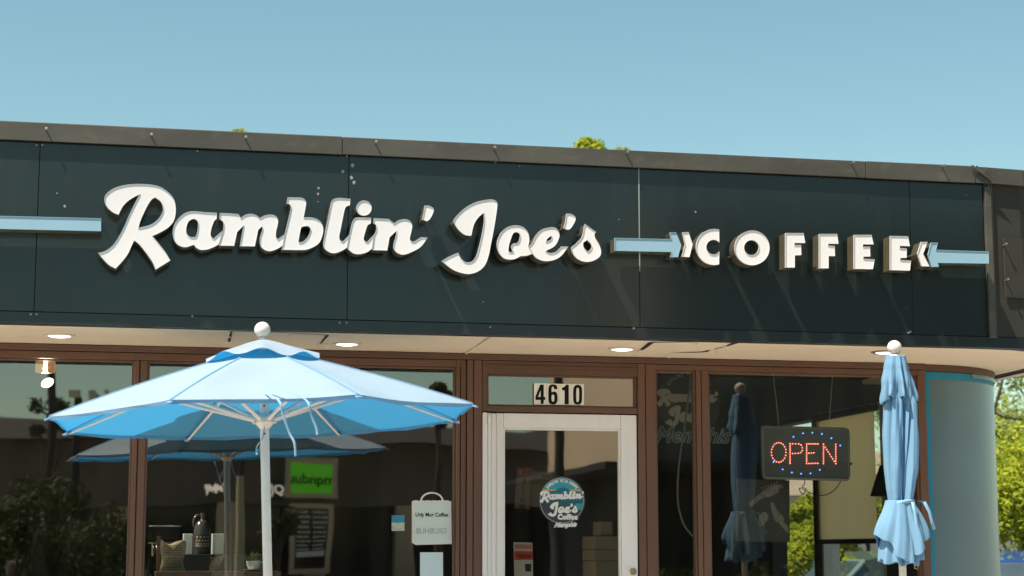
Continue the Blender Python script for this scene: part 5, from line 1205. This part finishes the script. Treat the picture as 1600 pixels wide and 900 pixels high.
# ------------------------------------------------------------------ across the lot
# left shops
zr = V(300,660,50).z
b1 = thing('shop_row', 'long tan shop row with a dark mansard roof across the parking lot', 'building', (-5,-50,-0.16))
x0b, x1b = V(-900,800,50).x, V(905,800,50).x
mb = MB(); mb.box((x0b,-50,2.9),(x1b,-62,5.0)); mb.build('upper_wall', mat('brown_grey_stucco', (0.17,0.145,0.115), 0.85, var=0.25, scale=0.25), b1)
mb = MB(); mb.add([(x0b,-48.9,4.85),(x1b,-48.9,4.85),(x1b,-50.5,zr),(x0b,-50.5,zr),(x0b,-62,zr),(x1b,-62,zr),(x0b,-62,4.85),(x1b,-62,4.85)], [(0,1,2,3),(3,2,5,4),(6,4,5,7),(0,3,4,6),(1,7,5,2),(0,6,7,1)]); mb.build('roof', M['roof_dark'], b1)
npil = 13
for i in range(npil):
    x = x0b+(x1b-x0b)*i/(npil-1); mb = MB(); mb.box((x-0.35,-49.9,-0.16),(x+0.35,-50.6,2.9)); mb.build('pillar', M['tan_wall'], b1)
    if i < npil-1:
        x2 = x0b+(x1b-x0b)*(i+1)/(npil-1); mb = MB(); mb.box((x+0.36,-50.9,0.1),(x2-0.36,-51,2.9)); mb.build('shop_window', M['shop_glass'], b1)
mb = MB(); mb.box((x0b,-51.1,-0.16),(x1b,-62,2.9)); mb.build('lower_wall', M['roof_dark'], b1)
# green shop sign with mirror-written script (as it shows in the glass)
def signboard(name, label, px0, py0, px1, py1, Q, face, txt, tcol, frame=None, tsize=0.6, mirror=True, rows=None, cat='sign'):
    a = V(px0,py1,Q); b = V(px1,py0,Q); r0 = thing(name, label, cat, ((a.x+b.x)/2,-Q,a.z))
    mb = MB(); mb.box((a.x,-Q,a.z),(b.x,-Q-0.15,b.z)); mb.build('board', face, r0)
    if frame:
        t = 0.16; mb = MB()
        for p_, q_ in (((a.x-t,-Q+0.05,a.z-t),(a.x,-Q-0.16,b.z+t)),((b.x,-Q+0.05,a.z-t),(b.x+t,-Q-0.16,b.z+t)),((a.x,-Q+0.05,b.z),(b.x,-Q-0.16,b.z+t)),((a.x,-Q+0.05,a.z-t),(b.x,-Q-0.16,a.z))): mb.box(p_,q_)
        mb.build('frame', frame, r0)
    if txt:
        mb = MB(); cx_, cz_ = (a.x+b.x)/2, (a.z+b.z)/2
        rq = random.Random(8)
        if txt == 'dashes':
            for j in range(9):
                zz = b.z-(b.z-a.z)*(0.06+0.075*j)
                for c0_ in (a.x+0.06, (a.x+b.x)/2+0.05):
                    x = c0_
                    while x < c0_+abs(b.x-a.x)*0.34:
                        w_ = rq.uniform(.03,.09); mb.box((x,-Q+0.004,zz-0.03),(x+w_,-Q+0.02,zz+0.03)); x += w_+0.025
            mb.box((a.x+0.05,-Q+0.004,a.z+0.42),(b.x-0.05,-Q+0.02,a.z+0.62)); txt = []
        if txt == 'script':
            mb.tube([(a.x+(b.x-a.x)*i/40, -Q+0.03, cz_+0.13*math.sin(i*1.15)*(1+0.5*math.sin(i*.4))) for i in range(41)], 0.035, 5); txt = []
        for j, tline in enumerate(txt):
            hh = (b.z-a.z); zz = b.z-hh*(j+0.5)/len(txt)
            text_mesh(mb, tline, lambda p: Vector((cx_+p.x, -Q+0.012, zz+p.y)), tsize, offset=0.01)
        mb.build('lettering', tcol, r0)
    return r0
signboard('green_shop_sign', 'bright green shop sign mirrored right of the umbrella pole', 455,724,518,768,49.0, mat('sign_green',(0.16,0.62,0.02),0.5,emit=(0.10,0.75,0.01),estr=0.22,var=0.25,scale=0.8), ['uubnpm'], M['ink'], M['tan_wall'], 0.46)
signboard('poster_board', 'dark shop window board with rows of white lettering under the green sign', 460,793,510,893,49.0, M['shop_glass'], 'dashes', mat('poster_white',(0.8,0.78,0.72),0.6), M['tan_wall'], 0.42)
signboard('white_letter_sign', 'white letters on a dark shop front mirrored beside the umbrella pole', 425,748,445,780,49.2, M['roof_dark'], ['JQ'], mat('sign_white',(0.85,0.82,0.75),0.6,emit=(1,.95,.85),estr=0.5), None, 0.42)  # letters glow faintly in place of sunlight on them
signboard('script_shop_sign', 'blurred white script shop sign mirrored behind the umbrella pole', 312,756,352,776,49.2, M['roof_dark'], 'script', mat('sign_white2',(0.9,0.85,0.75),0.6,emit=(1,.93,.8),estr=0.5), None, 0.75)  # glow on the script stands in for sunlit white
# tan corner building at right
xa, xb = V(1002,700,30).x, V(1560,700,30).x
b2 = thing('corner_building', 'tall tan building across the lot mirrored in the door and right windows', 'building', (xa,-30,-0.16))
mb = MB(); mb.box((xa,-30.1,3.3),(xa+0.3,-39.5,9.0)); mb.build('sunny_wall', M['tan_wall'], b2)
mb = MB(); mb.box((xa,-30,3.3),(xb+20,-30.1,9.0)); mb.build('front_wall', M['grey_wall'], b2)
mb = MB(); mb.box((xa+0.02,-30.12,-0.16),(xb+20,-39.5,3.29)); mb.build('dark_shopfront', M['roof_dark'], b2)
mb = MB(); mb.box((xa-1.2,-29.0,3.15),(xb+20,-39.5,3.32)); mb.build('canopy', M['roof_dark'], b2)
# light poles and pylon sign
def lightpole(label, px, Q, h, arm=1):
    a = V(px,800,Q); r0 = thing('light_pole', label, 'light pole', (a.x,-Q,-0.16), 'light poles across the lot')
    mb = MB(); mb.tube([(a.x,-Q,-0.16),(a.x,-Q,h)], [0.10,0.07], 10); mb.build('pole', M['roof_dark'], r0)
    mb = MB(); mb.tube([(a.x,-Q,h),(a.x+arm*1.2,-Q,h+0.2)], 0.05, 8); mb.build('arm', M['roof_dark'], r0)
    mb = MB(); mb.boxm(Matrix.Translation((a.x+arm*1.5,-Q,h+0.18)), 0.7,0.3,0.14); mb.build('lamp_head', M['roof_dark'], r0, bevel=0.03)
lightpole('dark light pole mirrored in the door glass', 872, 20, 8.5); lightpole('slanting dark light pole mirrored in the left window', 74, 30, 7.3, -1)
lightpole('tan lit light pole mirrored left of the umbrella pole', 377, 40, 4.2)
mb = MB(); a = V(376,745,20); mb.tube([(a.x,-20,-0.16),(a.x,-20,a.z)],[0.085,0.07],10); tag(mb.build('bollard_post', M['tan_wall']), 'tan post mirrored beside the umbrella pole', 'post')
pa = V(124,612,40); py_ = thing('pylon_sign', 'pylon sign with cream lettering boards mirrored in the left window', 'sign', (pa.x,-40,-0.16))
mb = MB(); mb.tube([(pa.x,-40,-0.16),(pa.x,-40,V(124,620,40).z)],0.12,8); mb.build('pole', M['roof_dark'], py_)
cb = mat('cream_board',(0.75,0.68,0.42),0.6)
for pxs in ([(107,608),(128,608),(128,619),(107,619)],[(141,609),(150,607),(165,624),(142,624)],[(165,607),(172,608),(168,618)]):
    mb = MB(); q = [V(x,y,39.8) for x,y in pxs]; n = len(q); mb.add(q+[v+Vector((0,-0.15,0)) for v in q], [tuple(range(n)),tuple(range(n,2*n))[::-1]]+[(i,(i+1)%n,n+(i+1)%n,n+i) for i in range(n)]); mb.build('letter_board', cb, py_)

# ------------------------------------------------------------------ cars
def make_car(label, paint):
    root = thing('parked_car', label, 'car', (0,0,0), 'parked cars')
    L_ = 4.5; Wd = 0.88
    xs = [-2.25,-2.1,-1.7,-1.0,-0.3,0.5,1.2,1.8,2.15,2.25]
    bot = [0.45,0.28,0.22,0.22,0.22,0.22,0.22,0.24,0.3,0.45]; beltz = [0.72,0.86,0.93,0.93,0.93,0.92,0.90,0.80,0.70,0.58]; hwid = [0.62,0.78,0.86,0.88,0.88,0.88,0.87,0.84,0.74,0.6]
    mb = MB(); vs = []; 
    for x,b_,z,h in zip(xs,bot,beltz,hwid):
        vs += [(x,-h*0.94,b_),(x,-h,b_+0.2),(x,-h*0.98,z-0.06),(x,-h*0.84,z),(x,h*0.84,z),(x,h*0.98,z-0.06),(x,h,b_+0.2),(x,h*0.94,b_)]
    fs = []
    for i in range(len(xs)-1):
        for k in range(8): fs.append((i*8+k,i*8+(k+1)%8,(i+1)*8+(k+1)%8,(i+1)*8+k))
    fs += [tuple(range(8)),tuple((len(xs)-1)*8+k for k in range(8))[::-1]]
    mb.add(vs, fs); o = mb.build('body', paint, root, auto=True, bevel=0.02)
    cab = [(-1.85,0.92,0.66),(-1.15,1.36,0.58),(-0.2,1.46,0.60),(0.45,1.36,0.60),(1.15,0.91,0.70)]
    mb = MB(); vs = []
    for x,z,h in cab: vs += [(x,-h,z),(x,h,z)]
    bs = [(-1.85,-0.74,0.90),(-1.85,0.74,0.90),(1.15,-0.74,0.89),(1.15,0.74,0.89)]
    n = len(cab)
    for (x,z,h) in cab: pass
    low = []
    for x,z,h in cab: low += [(x,-0.76,0.90),(x,0.76,0.90)]
    mb.add(vs+low, [(2*i,2*i+1,2*i+3,2*i+2) for i in range(n-1)]+[(2*i,2*i+2,2*n+2*i+2,2*n+2*i) for i in range(n-1)]+[(2*i+1,2*n+2*i+1,2*n+2*i+3,2*i+3) for i in range(n-1)])
    mb.build('windows', mat('car_glass',(0.05,0.07,0.075),0.05,coat=1,crough=0.02), root)
    mb = MB(); v2 = []
    for x,z,h in cab[1:4]: v2 += [(x,-h*0.98,z+0.004),(x,h*0.98,z+0.004),(x,-h*0.98,z+0.03),(x,h*0.98,z+0.03)]
    mb.add(v2, [f for i in range(2) for f in ((4*i+2,4*i+3,4*i+7,4*i+6),(4*i,4*i+4,4*i+5,4*i+1),(4*i,4*i+2,4*i+6,4*i+4),(4*i+1,4*i+5,4*i+7,4*i+3))]+[(0,1,3,2),(8,10,11,9)]); mb.build('roof', paint, root)
    mb = MB()
    for s_ in (-1,1):
        for a_, b_ in (((-1.85,0.92,0.68),(-1.15,1.37,0.60)),((0.45,1.37,0.61),(1.15,0.91,0.71)),((-0.3,0.93,0.76),(-0.35,1.42,0.61))): mb.tube([(a_[0],s_*a_[2],a_[1]),(b_[0],s_*b_[2],b_[1])],0.03,6)
    mb.build('pillar', paint, root)
    for x in (-1.35,1.38):
        for s_ in (-1,1):
            mb = MB(); mb.lathe([(0.20,-0.1),(0.31,-0.1),(0.33,-0.06),(0.33,0.06),(0.31,0.1),(0.20,0.1)], (x,s_*0.80,0.33), 24, axis=(0,1,0)); wh = mb.build('wheel', M['ink'], root, auto=True)
            mb = MB(); mb.lathe([(0.2,-0.085),(0.2,0.085),(0.05,0.105),(0.02,0.105)], (x,s_*0.80,0.33), 16, axis=(0,s_,0)); mb.build('rim', M['chrome'], wh, auto=True)
    for s_ in (-1,1):
        mb = MB(); mb.boxm(Matrix.Translation((2.12,s_*0.58,0.62)) @ Matrix.Rotation(-s_*0.35,4,'Z'), 0.1,0.3,0.12); mb.build('headlight', mat('headlight',(0.8,0.8,0.78),0.1,coat=1), root, bevel=0.02)
        mb = MB(); mb.boxm(Matrix.Translation((-2.12,s_*0.60,0.75)) @ Matrix.Rotation(s_*0.35,4,'Z'), 0.08,0.28,0.13); mb.build('taillight', mat('taillight',(0.5,0.02,0.02),0.2,coat=1), root, bevel=0.02)
    return root
silver = mat('silver_paint',(0.50,0.54,0.52),0.3,metal=0.5,coat=1,crough=0.03,var=0.02); bluep = mat('blue_paint',(0.03,0.10,0.35),0.3,coat=1,crough=0.03,var=0.02)
tealp = mat('pale_teal_paint',(0.25,0.35,0.34),0.3,metal=0.3,coat=1,crough=0.03,var=0.02); whitep = mat('white_paint_car',(0.7,0.68,0.64),0.3,coat=1,crough=0.03,var=0.02); darkp = mat('dark_paint_car',(0.02,0.025,0.03),0.3,coat=1,crough=0.03,var=0.02)
car = make_car('pale teal car parked nearest outside the side window', tealp)
def place(o, x, y, rz, s=1.0): o.location = (x,y,-0.16); o.rotation_euler = (0,0,R(rz)); o.scale = (s,s,s)
c_ = P(1345,880,12.0); place(car, c_.x+0.4, 12.0, 25)
def dupcar(label, paint, x, y, rz, s=1.0):
    c_ = copy_tree(car); c_['label'] = label; place(c_, x, y, rz, s)
    for ch in c_.children:
        if ch.name.split('.')[0] in ('body','roof','pillar'):
            ch.data = ch.data.copy(); ch.data.materials.clear(); ch.data.materials.append(paint)
    return c_
dupcar('white car parked farther back outside the side window', whitep, P(1270,880,17.5).x, 17.5, 160, 1.0)
dupcar('dark grey car parked by the tree trunk at far right', tealp, 10.6, 15.5, 60)
dupcar('blue car at the right edge behind the curved wall', bluep, P(1612,880,9.5).x, 9.5, 60)
a = V(55,880,34); dupcar('dark car with red lights mirrored at far left', darkp, a.x, -34, 95)
a = V(185,880,38); dupcar('silver car mirrored beside the left window post', silver, a.x, -38, 88)
a = V(20,880,42); dupcar('white car mirrored at the left edge', whitep, a.x-1, -42, 95)

# house behind the trees at right, wall paled to stand in for blown-out light
b3 = thing('background_house', 'brick house with a glare-paled wall behind the tree at far right', 'building', (22,38,-0.16))
mb = MB(); mb.box((14,38,-0.16),(40,46,2.9)); mb.build('wall', mat('glare_pale_brick',(0.66,0.58,0.52),0.85,var=0.15,scale=3), b3)
mb = MB(); mb.add([(13.5,37.5,2.9),(40.5,37.5,2.9),(40.5,46.5,2.9),(13.5,46.5,2.9),(16,42,4.4),(38,42,4.4)], [(0,1,5,4),(1,2,5),(2,3,4,5),(3,0,4),(0,3,2,1)]); mb.build('roof', M['brown_wall'], b3)
for x in (16.5,19.5,22.5,26,30):
    mb = MB(); mb.box((x,37.95,0.8),(x+1.3,38.02,2.1)); f = mb.build('window', M['white_door'], b3); mb = MB(); mb.box((x+0.1,37.9,0.9),(x+1.2,37.94,2.0)); mb.build('pane', M['shop_glass'], f)
